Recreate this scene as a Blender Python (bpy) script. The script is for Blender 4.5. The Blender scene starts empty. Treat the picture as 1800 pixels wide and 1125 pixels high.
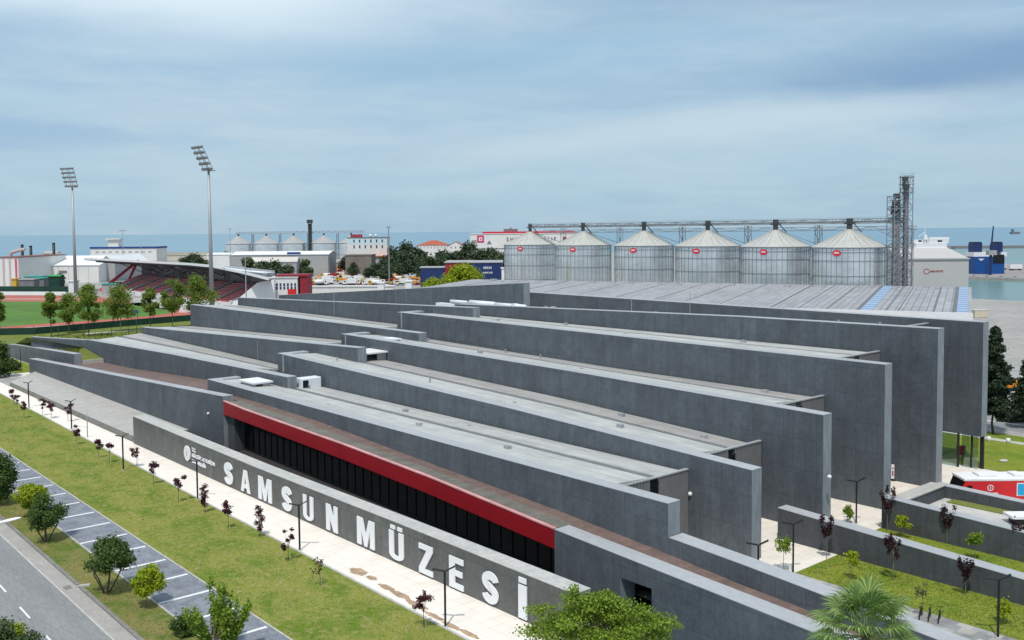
import bpy, bmesh, math, random
import numpy as np
from mathutils import Vector, Matrix
R = math.radians
rnd = random.Random(7)
C = bpy.context.scene.collection

# ------------------------------------------------------------------ survey
# focal length, eye height and horizon measured from the photograph (1800 px wide)
F_PX, EYE, PCX, PCY = 1687.0, 30.0, 900.0, 500.0
HS, HY = -.0083, 406.0
ROLL = math.atan(-HS); PITCH = math.atan((PCY-HY)*math.cos(ROLL)/F_PX)
cR, sR = math.cos(ROLL), math.sin(ROLL)
def ray(x, y):
    a = x-PCX; b = -(y-PCY)
    X = a*cR+b*sR; Y = -a*sR+b*cR
    return np.array([X, F_PX*math.cos(PITCH)+Y*math.sin(PITCH), -F_PX*math.sin(PITCH)+Y*math.cos(PITCH)])
def gp(x, y, z=0.0):
    r = ray(x, y); k = (z-EYE)/r[2]; return (float(r[0]*k), float(r[1]*k), z)
def dp(x, y, D):
    r = ray(x, y); k = D/r[1]; return (float(r[0]*k), D, float(r[2]*k)+EYE)
_d = ray(-560, HY+HS*(-560-PCX)); U = -_d/np.linalg.norm(_d); U[2] = 0; U /= np.linalg.norm(U)
V = np.array([-U[1], U[0], 0.0]); URZ = math.atan2(U[1], U[0])
def ST(s, t, z): return (s*U[0]+t*V[0], s*U[1]+t*V[1], z)
def stof(x, y, z=0.0):
    p = np.array(gp(x, y, z)); return float(p@U), float(p@V)

# ------------------------------------------------------------------ camera
cam = bpy.data.cameras.new("camera"); camo = bpy.data.objects.new("camera", cam); C.objects.link(camo)
cam.sensor_width = 36.0; cam.lens = 36.0*F_PX/1800.0
cam.shift_y = -(PCY*-1+562.5)/1800.0
cam.clip_start = .5; cam.clip_end = 90000
camo.location = (0, 0, EYE)
camo.rotation_euler = (Matrix.Rotation(R(90)-PITCH, 3, 'X') @ Matrix.Rotation(-ROLL, 3, 'Z')).to_euler()
bpy.context.scene.camera = camo

# ------------------------------------------------------------------ light, sky, exposure
SUN_EL = R(62)
sh = .6*U - .8*V                       # horizontal direction towards the sun
SUN_AZ = math.atan2(sh[1], sh[0])
sun = bpy.data.lights.new("sun", 'SUN'); sun.energy = 2.7; sun.angle = R(2.5); sun.color = (1, .955, .88)
suno = bpy.data.objects.new("sun", sun); C.objects.link(suno)
dvec = Vector((math.cos(SUN_EL)*math.cos(SUN_AZ), math.cos(SUN_EL)*math.sin(SUN_AZ), math.sin(SUN_EL)))
suno.rotation_euler = dvec.to_track_quat('Z', 'Y').to_euler(); suno.location = (0, 0, 200)
sc = bpy.context.scene
sc.view_settings.view_transform = 'Standard'; sc.view_settings.look = 'None'
sc.view_settings.exposure = 0.2; sc.view_settings.gamma = 1.0; sc.view_settings.use_curve_mapping = False
W = bpy.data.worlds.new("World"); sc.world = W; W.use_nodes = True
wt = W.node_tree; wt.nodes.clear()
def s2l(c):
    return tuple(((v/255.0)/12.92 if v/255.0 <= .04045 else ((v/255.0+.055)/1.055)**2.4) for v in c)
class NG:
    """tiny node helper"""
    def __init__(s, tree): s.t = tree
    def n(s, typ, **kw):
        nd = s.t.nodes.new(typ)
        for k, v in kw.items():
            if k == 'ins':
                for kk, vv in v.items():
                    if hasattr(vv, 'node'): s.t.links.new(vv, nd.inputs[kk])
                    else: nd.inputs[kk].default_value = vv
            else: setattr(nd, k, v)
        return nd
    def m(s, op, a, b=0.0, c=None, clamp=False):
        nd = s.n('ShaderNodeMath', operation=op, use_clamp=clamp)
        for i, v in enumerate((a, b) if c is None else (a, b, c)):
            if hasattr(v, 'node'): s.t.links.new(v, nd.inputs[i])
            else: nd.inputs[i].default_value = v
        return nd.outputs[0]
    def mix(s, f, a, b, blend='MIX'):
        nd = s.n('ShaderNodeMix', data_type='RGBA', blend_type=blend)
        for i, v in ((0, f), (6, a), (7, b)):
            if hasattr(v, 'node'): s.t.links.new(v, nd.inputs[i])
            elif i == 0: nd.inputs[0].default_value = v
            else: nd.inputs[i].default_value = (*v[:3], 1)
        return nd.outputs[2]
    def ramp(s, f, pts, interp='LINEAR'):
        nd = s.n('ShaderNodeValToRGB'); cr = nd.color_ramp; cr.interpolation = interp
        while len(cr.elements) < len(pts): cr.elements.new(.5)
        for e, (p, c) in zip(cr.elements, pts):
            e.position = p; e.color = (*c[:3], 1) if hasattr(c, '__len__') else (c, c, c, 1)
        s.t.links.new(f, nd.inputs[0]); return nd.outputs[0]
    def noise(s, vec, scale, detail=4, rough=.55, dist=0.0):
        nd = s.n('ShaderNodeTexNoise', ins={'Scale': scale, 'Detail': detail, 'Roughness': rough, 'Distortion': dist})
        s.t.links.new(vec, nd.inputs['Vector']); return nd.outputs['Fac']
    def mapping(s, vec, scale=(1, 1, 1), loc=(0, 0, 0), rot=(0, 0, 0)):
        nd = s.n('ShaderNodeMapping'); nd.inputs['Scale'].default_value = scale
        nd.inputs['Location'].default_value = loc; nd.inputs['Rotation'].default_value = rot
        s.t.links.new(vec, nd.inputs['Vector']); return nd.outputs[0]
g = NG(wt)
sky = g.n('ShaderNodeTexSky', sky_type='NISHITA'); sky.sun_disc = False
sky.sun_elevation = SUN_EL; sky.sun_rotation = R(90)-SUN_AZ
sky.air_density = 1.2; sky.dust_density = 2.0; sky.ozone_density = 1.2
tc = g.n('ShaderNodeTexCoord').outputs['Generated']
sep = g.n('ShaderNodeSeparateXYZ', ins={0: tc})
wn = g.noise(g.mapping(tc, (2.2, 2.2, 9)), 1.6, 5, .5)
wn2 = g.noise(g.mapping(tc, (5, 5, 34), (3, 1, 2)), 1.5, 5, .6)
ax = g.m('ADD', sep.outputs[0], g.m('MULTIPLY', g.m('SUBTRACT', wn, .5), .35))
hz = g.m('ADD', g.m('ABSOLUTE', sep.outputs[2]), g.m('MULTIPLY', g.m('SUBTRACT', wn, .5), .075))
def blob(x, z, rx, rz, slope=0.0):
    dx = g.m('DIVIDE', g.m('SUBTRACT', ax, x), rx)
    zz = g.m('SUBTRACT', g.m('SUBTRACT', hz, z), g.m('MULTIPLY', g.m('SUBTRACT', ax, x), slope))
    dz = g.m('DIVIDE', zz, rz)
    d = g.m('SQRT', g.m('ADD', g.m('MULTIPLY', dx, dx), g.m('MULTIPLY', dz, dz)))
    nd = g.n('ShaderNodeMapRange', interpolation_type='SMOOTHERSTEP', ins={1: 0.0, 2: 1.0, 3: 1.0, 4: 0.0}); wt.links.new(d, nd.inputs[0])
    return nd.outputs[0]
base = g.ramp(g.m('ABSOLUTE', sep.outputs[2]), [(0, s2l((158, 186, 204))), (.035, s2l((160, 190, 208))), (.09, s2l((160, 188, 208))), (.17, s2l((152, 183, 206))), (.3, s2l((160, 186, 206))), (1, s2l((185, 200, 214)))])
col = g.mix(g.m('MULTIPLY', g.m('SUBTRACT', wn2, .42, clamp=True), 1.3), base, s2l((178, 200, 212)))
wn3 = g.noise(g.mapping(tc, (3.0, 3.0, 15), (7, 2, 5)), 1.9, 8, .6, .35)
col = g.mix(g.m('MULTIPLY', g.m('SUBTRACT', wn3, .50, clamp=True), 2.2, clamp=True), col, s2l((188, 203, 214)))
col = g.mix(g.m('MULTIPLY', g.m('SUBTRACT', .48, wn3, clamp=True), 1.9, clamp=True), col, s2l((133, 164, 188)))
col = g.mix(g.m('MULTIPLY', blob(-.34, .24, .44, .09), 1.0), col, s2l((214, 229, 237)))
col = g.mix(g.m('MULTIPLY', blob(.50, .155, .46, .045, .03), .85), col, s2l((112, 146, 182)))
col = g.mix(g.m('MULTIPLY', blob(.34, .24, .52, .075), .75), col, s2l((134, 163, 191)))
col = g.mix(g.m('MULTIPLY', blob(-.52, .085, .26, .016), .7), col, s2l((140, 172, 202)))
col = g.mix(g.m('MULTIPLY', blob(-.52, .115, .2, .03), .5), col, s2l((176, 201, 216)))
col = g.mix(g.m('MULTIPLY', blob(.20, .105, .52, .034, .08), .85), col, s2l((184, 202, 214)))
col = g.mix(g.m('MULTIPLY', blob(-.02, .178, .30, .04, .0), .5), col, s2l((146, 182, 206)))
col = g.mix(g.m('MULTIPLY', blob(.62, .07, .42, .06), .55), col, s2l((158, 184, 200)))
hx = g.m('MULTIPLY', sep.outputs[0], .9)
cloud10 = g.n('ShaderNodeVectorMath', operation='SCALE', ins={0: col, 3: 10.6}).outputs[0]
final = g.mix(.88, sky.outputs[0], cloud10)     # high thin overcast over the clear sky
bg = g.n('ShaderNodeBackground', ins={'Color': final, 'Strength': .1})
wo = g.n('ShaderNodeOutputWorld'); wt.links.new(bg.outputs[0], wo.inputs[0])

# ------------------------------------------------------------------ materials
M = {}
def mat(name, col, rough=.7, metal=0.0, var=.12, vscale=.6, stretch=(1, 1, 1), fine=0.0, fscale=8, bump=0.0, col2=None, spec=.3, coat=0):
    m = bpy.data.materials.new(name); m.use_nodes = True; t = m.node_tree; k = NG(t)
    b = t.nodes['Principled BSDF']
    b.inputs['Roughness'].default_value = rough; b.inputs['Metallic'].default_value = metal
    b.inputs['Specular IOR Level'].default_value = spec
    if coat: b.inputs['Coat Weight'].default_value = coat
    oc = k.n('ShaderNodeTexCoord').outputs['Object']
    v = k.mapping(oc, stretch)
    n1 = k.noise(v, vscale, 5, .6)
    f = k.ramp(n1, [(.28, 0.0), (.72, 1.0)])
    lo = tuple(c*(1-var) for c in col); hi = col2 or tuple(min(1, c*(1+var)) for c in col)
    c = k.mix(f, lo, hi)
    if fine:
        n2 = k.noise(v, fscale, 3, .6)
        c = k.mix(fine, c, k.ramp(n2, [(.3, .55), (.7, 1.4)]), 'MULTIPLY')
    t.links.new(c, b.inputs['Base Color'])
    if bump:
        bn = k.n('ShaderNodeBump', ins={'Strength': bump, 'Distance': .05}); t.links.new(k.noise(v, fscale, 4), bn.inputs['Height'])
        t.links.new(bn.outputs[0], b.inputs['Normal'])
    M[name] = m; return m
def leafmat(name, dark, mid, light, trans=.25):
    m = bpy.data.materials.new(name); m.use_nodes = True; t = m.node_tree; k = NG(t)
    b = t.nodes['Principled BSDF']; b.inputs['Roughness'].default_value = .55; b.inputs['Specular IOR Level'].default_value = .25
    ge = k.n('ShaderNodeNewGeometry')
    oc = k.n('ShaderNodeTexCoord').outputs['Object']
    f = k.m('ADD', k.m('MULTIPLY', ge.outputs['Random Per Island'], .6), k.m('MULTIPLY', k.noise(oc, .9, 2), .55))
    c = k.ramp(f, [(.2, dark), (.55, mid), (.95, light)])
    t.links.new(c, b.inputs['Base Color'])
    tr = k.n('ShaderNodeBsdfTranslucent'); t.links.new(c, tr.inputs[0])
    mx = k.n('ShaderNodeMixShader'); mx.inputs[0].default_value = trans
    t.links.new(b.outputs[0], mx.inputs[1]); t.links.new(tr.outputs[0], mx.inputs[2])
    t.links.new(mx.outputs[0], t.nodes['Material Output'].inputs[0]); M[name] = m; return m

# the museum's dark cladding: panel joints, vertical rain streaks, pale bloom and darker damp patches
def cladding(name, col, seed=0.0, bloom=.5):
    m = bpy.data.materials.new(name); m.use_nodes = True; t = m.node_tree; k = NG(t)
    b = t.nodes['Principled BSDF']; b.inputs['Roughness'].default_value = .62; b.inputs['Specular IOR Level'].default_value = .3
    oc = k.mapping(k.n('ShaderNodeTexCoord').outputs['Object'], (1, 1, 1), (seed, seed*3, 0))
    big = k.noise(oc, .055, 4, .6, .4)
    med = k.noise(k.mapping(oc, (1, 1, .55)), .35, 5, .65)
    streak = k.noise(k.mapping(oc, (1.0, 1.0, .035)), 1.5, 6, .72)
    cl1 = k.noise(k.mapping(oc, (1, 1, .8)), .55, 9, .78, .3)
    grain = k.noise(oc, 3.2, 6, .75)
    c = k.mix(k.ramp(big, [(.3, 0.0), (.7, 1.0)]), tuple(v*.84 for v in col), tuple(v*1.16 for v in col))
    c = k.mix(.62, c, k.ramp(cl1, [(.32, (.62, .63, .66)), (.5, (1, 1, 1)), (.70, (1.42, 1.42, 1.36))]), 'MULTIPLY')
    c = k.mix(.6, c, k.ramp(grain, [(.3, .72), (.7, 1.3)]), 'MULTIPLY')
    c = k.mix(k.m('MULTIPLY', k.ramp(streak, [(.52, 0.0), (.72, 1.0)]), .36), c, tuple(v*1.6 for v in col))
    c = k.mix(k.m('MULTIPLY', k.ramp(streak, [(.28, 1.0), (.44, 0.0)]), .34), c, tuple(v*.6 for v in col))
    c = k.mix(k.m('MULTIPLY', k.ramp(med, [(.60, 0.0), (.78, 1.0)]), bloom*.55), c, (col[0]*1.8, col[1]*1.85, col[2]*1.8))
    # panel tone differences and joints
    sp = k.n('ShaderNodeSeparateXYZ', ins={0: oc})
    px = k.m('FLOOR', k.m('DIVIDE', sp.outputs[0], 1.25)); pz = k.m('FLOOR', k.m('DIVIDE', sp.outputs[2], 3.0))
    cb = k.n('ShaderNodeCombineXYZ', ins={0: px, 1: pz}); wnz = k.n('ShaderNodeTexWhiteNoise', noise_dimensions='3D'); t.links.new(cb.outputs[0], wnz.inputs[0])
    c = k.mix(1.0, c, k.ramp(wnz.outputs[0], [(0, .93), (1, 1.06)]), 'MULTIPLY')
    fx = k.m('ABSOLUTE', k.m('SUBTRACT', k.m('FRACT', k.m('DIVIDE', sp.outputs[0], 1.25)), .5))
    fz = k.m('ABSOLUTE', k.m('SUBTRACT', k.m('FRACT', k.m('DIVIDE', sp.outputs[2], 3.0)), .5))
    j = k.m('MAXIMUM', k.m('GREATER_THAN', fx, .486), k.m('GREATER_THAN', fz, .493))
    c = k.mix(k.m('MULTIPLY', j, .55), c, tuple(v*.4 for v in col))
    t.links.new(c, b.inputs['Base Color'])
    bn = k.n('ShaderNodeBump', ins={'Strength': .25, 'Distance': .03}); t.links.new(k.noise(oc, 6, 4), bn.inputs['Height']); t.links.new(bn.outputs[0], b.inputs['Normal'])
    M[name] = m; return m
def slatmat(name, c1, c2, period, axis=0, width=.25):
    m = bpy.data.materials.new(name); m.use_nodes = True; t = m.node_tree; k = NG(t)
    b = t.nodes['Principled BSDF']; b.inputs['Roughness'].default_value = .55
    sp = k.n('ShaderNodeSeparateXYZ', ins={0: k.n('ShaderNodeTexCoord').outputs['Object']})
    f = k.m('LESS_THAN', k.m('FRACT', k.m('DIVIDE', sp.outputs[axis], period)), width)
    t.links.new(k.mix(f, c1, c2), b.inputs['Base Color']); M[name] = m; return m

cladding('cladding', (.090, .105, .121), 0, .8)
cladding('cladding_garden', (.072, .079, .088), 31, .4)
cladding('cladding_sign', (.122, .125, .122), 57, .35)
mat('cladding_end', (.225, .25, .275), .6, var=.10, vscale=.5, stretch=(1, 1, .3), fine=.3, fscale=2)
mat('coping', (.37, .385, .405), .6, var=.07, vscale=.2, stretch=(.5, 1, 1), fine=.18, fscale=3)
mat('coping_sign', (.47, .48, .47), .65, var=.14, vscale=.25, fine=.3, fscale=2, col2=(.50, .475, .45))
def roofmat(name, col):
    m = bpy.data.materials.new(name); m.use_nodes = True; t = m.node_tree; k = NG(t); b = t.nodes['Principled BSDF']; b.inputs['Roughness'].default_value = .65
    oc = k.n('ShaderNodeTexCoord').outputs['Object']; sp = k.n('ShaderNodeSeparateXYZ', ins={0: oc})
    st_ = k.noise(k.mapping(oc, (.10, 1.2, 1)), .8, 7, .72); pt = k.noise(oc, .35, 6, .7)
    c = k.mix(.75, col, k.ramp(st_, [(.30, .70), (.5, 1.0), (.70, 1.16)]), 'MULTIPLY')
    c = k.mix(.6, c, k.ramp(pt, [(.34, .72), (.55, 1.0), (.72, 1.12)]), 'MULTIPLY')
    ln = k.m('LESS_THAN', k.m('FRACT', k.m('DIVIDE', sp.outputs[1], 1.05)), .07)
    ln2 = k.m('LESS_THAN', k.m('FRACT', k.m('DIVIDE', sp.outputs[0], 11.5)), .008)
    c = k.mix(k.m('MULTIPLY', k.m('MAXIMUM', ln, ln2), .42), c, tuple(v*.35 for v in col))
    t.links.new(c, b.inputs['Base Color']); M[name] = m
roofmat('roof_pale', (.46, .465, .45)); roofmat('roof_pale_dull', (.38, .37, .355))
mat('roof_gutter', (.15, .155, .165), .7, var=.2, vscale=.5)
mat('slat_metal', (.20, .20, .205), .5, var=.08, vscale=1, metal=.2)
mat('steel_dark', (.022, .022, .025), .45, var=.1)
mat('black_window', (.006, .007, .008), .15, var=.1, spec=.5)
mat('fascia_red', (.27, .006, .012), .5, var=.10, vscale=.3, fine=.1)
mat('fascia_edge', (.62, .30, .30), .6, var=.2)
mat('dark_glass', (.006, .009, .012), .08, var=.4, vscale=.3, spec=.6)
mat('mullion', (.018, .02, .022), .4, var=.1)
mat('pit_paving', (.04, .038, .036), .8, var=.25, vscale=.5, fine=.4, fscale=3)
mat('soffit', (.05, .05, .055), .8)
mat('white_letter', (.80, .81, .84), .5, var=.02)
mat('white_paint', (.74, .74, .75), .55, var=.05, fine=.1)
mat('asphalt', (.235, .238, .242), .85, var=.13, vscale=.35, stretch=(.12, 1, 1), fine=.4, fscale=7)
mat('gutter', (.35, .33, .31), .85, var=.12, vscale=.6, fine=.3, fscale=4)
mat('kerbstone', (.46, .45, .42), .8, var=.15, vscale=.8, fine=.3, fscale=5)
mat('kerb_dark', (.21, .205, .19), .85, var=.2, vscale=.8, fine=.3, fscale=5)
mat('soil', (.40, .28, .19), .95, var=.3, vscale=1.2, fine=.4, fscale=6)
mat('yard', (.33, .32, .305), .85, var=.14, vscale=.03, fine=.35, fscale=.4)
mat('dirt_pale', (.30, .27, .22), .9, var=.2, vscale=.05, fine=.4, fscale=.5)
mat('track_red', (.42, .115, .085), .8, var=.10, vscale=.06, fine=.15, fscale=1)
mat('pitch_green', (.085, .175, .03), .9, var=.25, vscale=.05, fine=.35, fscale=.6)
mat('quay', (.27, .25, .245), .85, var=.14, vscale=.03, fine=.3, fscale=.5)
mat('fence_green', (.012, .05, .035), .7, var=.25, vscale=.4)
mat('bark', (.085, .065, .05), .9, var=.3, vscale=3)
mat('bark_pale', (.20, .17, .13), .9, var=.3, vscale=3)
mat('galv', (.82, .84, .85), .27, metal=.8, var=.14, vscale=.12, stretch=(1, 1, 2.5), fine=.15, fscale=1)
mat('galv_dark', (.30, .32, .34), .45, metal=.5, var=.15, vscale=.5)
mat('galv_roof', (.50, .50, .47), .6, metal=.25, var=.07, vscale=.2, fine=.15, fscale=1)
mat('lattice', (.27, .28, .30), .6, metal=.3, var=.15)
mat('lattice_dark', (.05, .055, .06), .6, var=.2)
mat('pole_grey', (.36, .38, .40), .5, metal=.3, var=.08)
mat('wall_white', (.70, .69, .67), .75, var=.06, vscale=.1, fine=.15, fscale=.6)
mat('wall_cream', (.56, .53, .49), .8, var=.08, vscale=.1, fine=.15, fscale=.6)
mat('wall_grey', (.36, .36, .365), .8, var=.08, vscale=.1, fine=.15, fscale=.6)
mat('wall_brown', (.20, .17, .15), .85, var=.15, vscale=.2)
mat('wall_pink', (.52, .40, .39), .8, var=.08, vscale=.1)
mat('pale_blue_wall', (.55, .70, .76), .7, var=.05)
mat('roof_white', (.74, .75, .77), .6, var=.05, vscale=.1)
mat('roof_tile', (.38, .105, .065), .8, var=.2, vscale=.3, fine=.3, fscale=1)
mat('roof_orange', (.52, .17, .05), .8, var=.2, vscale=.3)
mat('roof_brown', (.22, .10, .085), .8, var=.2, vscale=.3)
mat('red_paint', (.60, .025, .03), .45, var=.08)
mat('dark_red', (.25, .02, .035), .6, var=.1)
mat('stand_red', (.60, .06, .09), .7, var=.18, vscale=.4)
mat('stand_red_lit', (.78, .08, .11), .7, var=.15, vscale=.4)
mat('pink_red', (.62, .10, .13), .6, var=.1)
mat('magenta', (.55, .02, .13), .6, var=.05)
mat('navy', (.018, .035, .12), .5, var=.15)
mat('blue_edge', (.02, .06, .25), .6, var=.1)
mat('ship_blue', (.01, .07, .26), .5, var=.15, vscale=.1)
mat('cyan_print', (.02, .34, .62), .3, var=.1, vscale=2)
mat('container_red', (.28, .035, .04), .6, var=.2)
mat('yellow_paint', (.60, .38, .06), .6, var=.1)
mat('orange_paint', (.70, .28, .03), .6, var=.1)
mat('teal_sheet', (.03, .33, .27), .6, var=.15)
mat('green_sheet', (.04, .33, .09), .6, var=.15)
mat('tyre', (.015, .015, .015), .8)
mat('black_paint', (.012, .012, .014), .5)
mat('lamp_black', (.018, .018, .02), .45)
mat('grey_print', (.18, .18, .20), .7)
mat('logo_red', (.62, .03, .06), .5, var=.05)
mat('logo_maroon', (.30, .06, .07), .6)
mat('panel_grey', (.37, .37, .38), .6, var=.06)
mat('hall_grey', (.47, .455, .445), .75, var=.05, vscale=.05, fine=.1)
mat('concrete_pale', (.48, .47, .45), .8, var=.12)
mat('skylight_blue', (.10, .34, .66), .35, var=.25, vscale=.6)
mat('bluish_white', (.70, .74, .78), .45, var=.08)
mat('stake', (.50, .50, .46), .8)
mat('moto_seat', (.05, .05, .06), .6)
leafmat('leaf_dark', (.03, .065, .012), (.075, .13, .03), (.16, .24, .065), .35)
leafmat('leaf_olive', (.03, .055, .015), (.075, .115, .04), (.16, .20, .09))
leafmat('leaf_green', (.10, .17, .015), (.21, .32, .032), (.36, .46, .08), .45)
leafmat('leaf_fresh', (.06, .12, .012), (.15, .26, .03), (.26, .38, .06), .35)
leafmat('leaf_yellow', (.14, .20, .008), (.30, .38, .015), (.46, .52, .04), .35)
leafmat('leaf_purple', (.022, .006, .010), (.075, .018, .030), (.16, .045, .06), .25)
leafmat('leaf_blackred', (.012, .005, .008), (.035, .012, .018), (.075, .03, .036), .2)
leafmat('leaf_stadium', (.09, .14, .02), (.20, .28, .045), (.32, .41, .09), .5)
leafmat('leaf_far', (.024, .042, .02), (.048, .075, .034), (.085, .12, .055), .1)
leafmat('leaf_lawn', (.17, .23, .035), (.24, .27, .06), (.33, .32, .11), .45)
leafmat('leaf_conifer', (.012, .024, .012), (.026, .045, .022), (.055, .08, .04), .1)
leafmat('leaf_palm', (.065, .13, .025), (.16, .26, .06), (.34, .44, .16), .3)
leafmat('leaf_brownish', (.06, .05, .03), (.10, .085, .055), (.14, .12, .08), .1)

_m = bpy.data.materials.new('clear_glass'); _m.use_nodes = True; _k = NG(_m.node_tree)
_g = _k.n('ShaderNodeBsdfGlossy', ins={'Color': (.7, .8, .8, 1), 'Roughness': .05}); _t = _k.n('ShaderNodeBsdfTransparent', ins={'Color': (.72, .80, .78, 1)}); _x = _k.n('ShaderNodeMixShader', ins={0: .14, 1: _t.outputs[0], 2: _g.outputs[0]})
_m.node_tree.links.new(_x.outputs[0], _m.node_tree.nodes['Material Output'].inputs[0]); M['clear_glass'] = _m
def lawnmat(name, a, b_, c_, blades=30):
    m = bpy.data.materials.new(name); m.use_nodes = True; t = m.node_tree; k = NG(t)
    b = t.nodes['Principled BSDF']; b.inputs['Roughness'].default_value = .9; b.inputs['Specular IOR Level'].default_value = .1
    oc = k.n('ShaderNodeTexCoord').outputs['Object']
    n1 = k.noise(k.mapping(oc, (.7, 1, 1)), .28, 6, .68, .6)
    n2 = k.noise(oc, 1.4, 5, .7)
    n3 = k.noise(oc, 9, 3, .7)
    c = k.mix(k.ramp(n1, [(.38, 0.0), (.56, 1.0)]), a, b_)
    c = k.mix(k.ramp(n2, [(.50, 0.0), (.70, 1.0)]), c, c_)
    c = k.mix(.8, c, k.ramp(n3, [(.3, .60), (.7, 1.35)]), 'MULTIPLY')
    t.links.new(c, b.inputs['Base Color'])
    bn = k.n('ShaderNodeBump', ins={'Strength': .6, 'Distance': .08}); t.links.new(k.noise(oc, 7, 4, .7), bn.inputs['Height']); t.links.new(bn.outputs[0], b.inputs['Normal'])
    M[name] = m
lawnmat('lawn', (.120, .185, .022), (.225, .240, .052), (.31, .268, .115))
lawnmat('lawn_verge', (.085, .15, .020), (.20, .185, .06), (.235, .195, .10))
lawnmat('lawn_bright', (.12, .19, .018), (.20, .24, .03), (.25, .24, .07))
lawnmat('lawn_bank', (.12, .17, .025), (.17, .20, .05), (.22, .22, .08))

def watermat(name, col, rough, bump, scale):
    m = bpy.data.materials.new(name); m.use_nodes = True; t = m.node_tree; k = NG(t)
    b = t.nodes['Principled BSDF']; b.inputs['Roughness'].default_value = rough; b.inputs['Specular IOR Level'].default_value = .5; b.inputs['IOR'].default_value = 1.33
    oc = k.n('ShaderNodeTexCoord').outputs['Object']
    n = k.noise(k.mapping(oc, (.2, 1, 1)), .004, 5, .6)
    t.links.new(k.mix(n, tuple(v*.8 for v in col), tuple(v*1.25 for v in col)), b.inputs['Base Color'])
    bn = k.n('ShaderNodeBump', ins={'Strength': bump, 'Distance': .3}); t.links.new(k.noise(oc, scale, 3), bn.inputs['Height']); t.links.new(bn.outputs[0], b.inputs['Normal'])
    M[name] = m
watermat('sea_water', (.115, .235, .32), .26, .22, .12)
watermat('harbour_water', (.13, .22, .21), .25, .2, .3)

# block paving of the car park: small setts with slight tone changes
def paver(name, c1, c2, mortar, sx, sy, lo=.62, hi=1.36, off=.5):
    m = bpy.data.materials.new(name); m.use_nodes = True; t = m.node_tree; k = NG(t)
    b = t.nodes['Principled BSDF']; b.inputs['Roughness'].default_value = .8
    oc = k.n('ShaderNodeTexCoord').outputs['Object']
    br = k.n('ShaderNodeTexBrick', offset=off); t.links.new(k.mapping(oc, (1, 1, 1), rot=(0, 0, .0)), br.inputs['Vector'])
    for kk, vv in (('Color1', (*c1, 1)), ('Color2', (*c2, 1)), ('Mortar', (*mortar, 1)), ('Scale', 1.0), ('Mortar Size', .02), ('Brick Width', sx), ('Row Height', sy)): br.inputs[kk].default_value = vv
    c = k.mix(.8, br.outputs[0], k.ramp(k.noise(k.mapping(oc, (1, .5, 1)), .8, 5, .7), [(.3, lo), (.7, hi)]), 'MULTIPLY')
    t.links.new(c, b.inputs['Base Color']); M[name] = m
paver('path_cream', (.79, .725, .655), (.83, .765, .69), (.60, .55, .49), 1.25, 1.25, .88, 1.06, 0)
paver('court_cream', (.73, .67, .60), (.77, .71, .64), (.56, .51, .45), 1.25, 1.25, .86, 1.08, 0)
paver('slab_beige', (.40, .385, .36), (.44, .425, .40), (.31, .30, .28), 1.0, 1.0, .85, 1.12, 0)
paver('parking_paver', (.18, .195, .24), (.26, .275, .31), (.12, .13, .15), .4, .2)
paver('tile_path', (.40, .385, .34), (.20, .205, .215), (.25, .25, .24), 1.1, 1.1)
paver('deck_tile', (.155, .105, .09), (.185, .125, .108), (.11, .08, .068), .8, .4)
paver('deck_grey', (.145, .138, .118), (.165, .15, .13), (.11, .10, .09), .8, .4)

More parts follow.
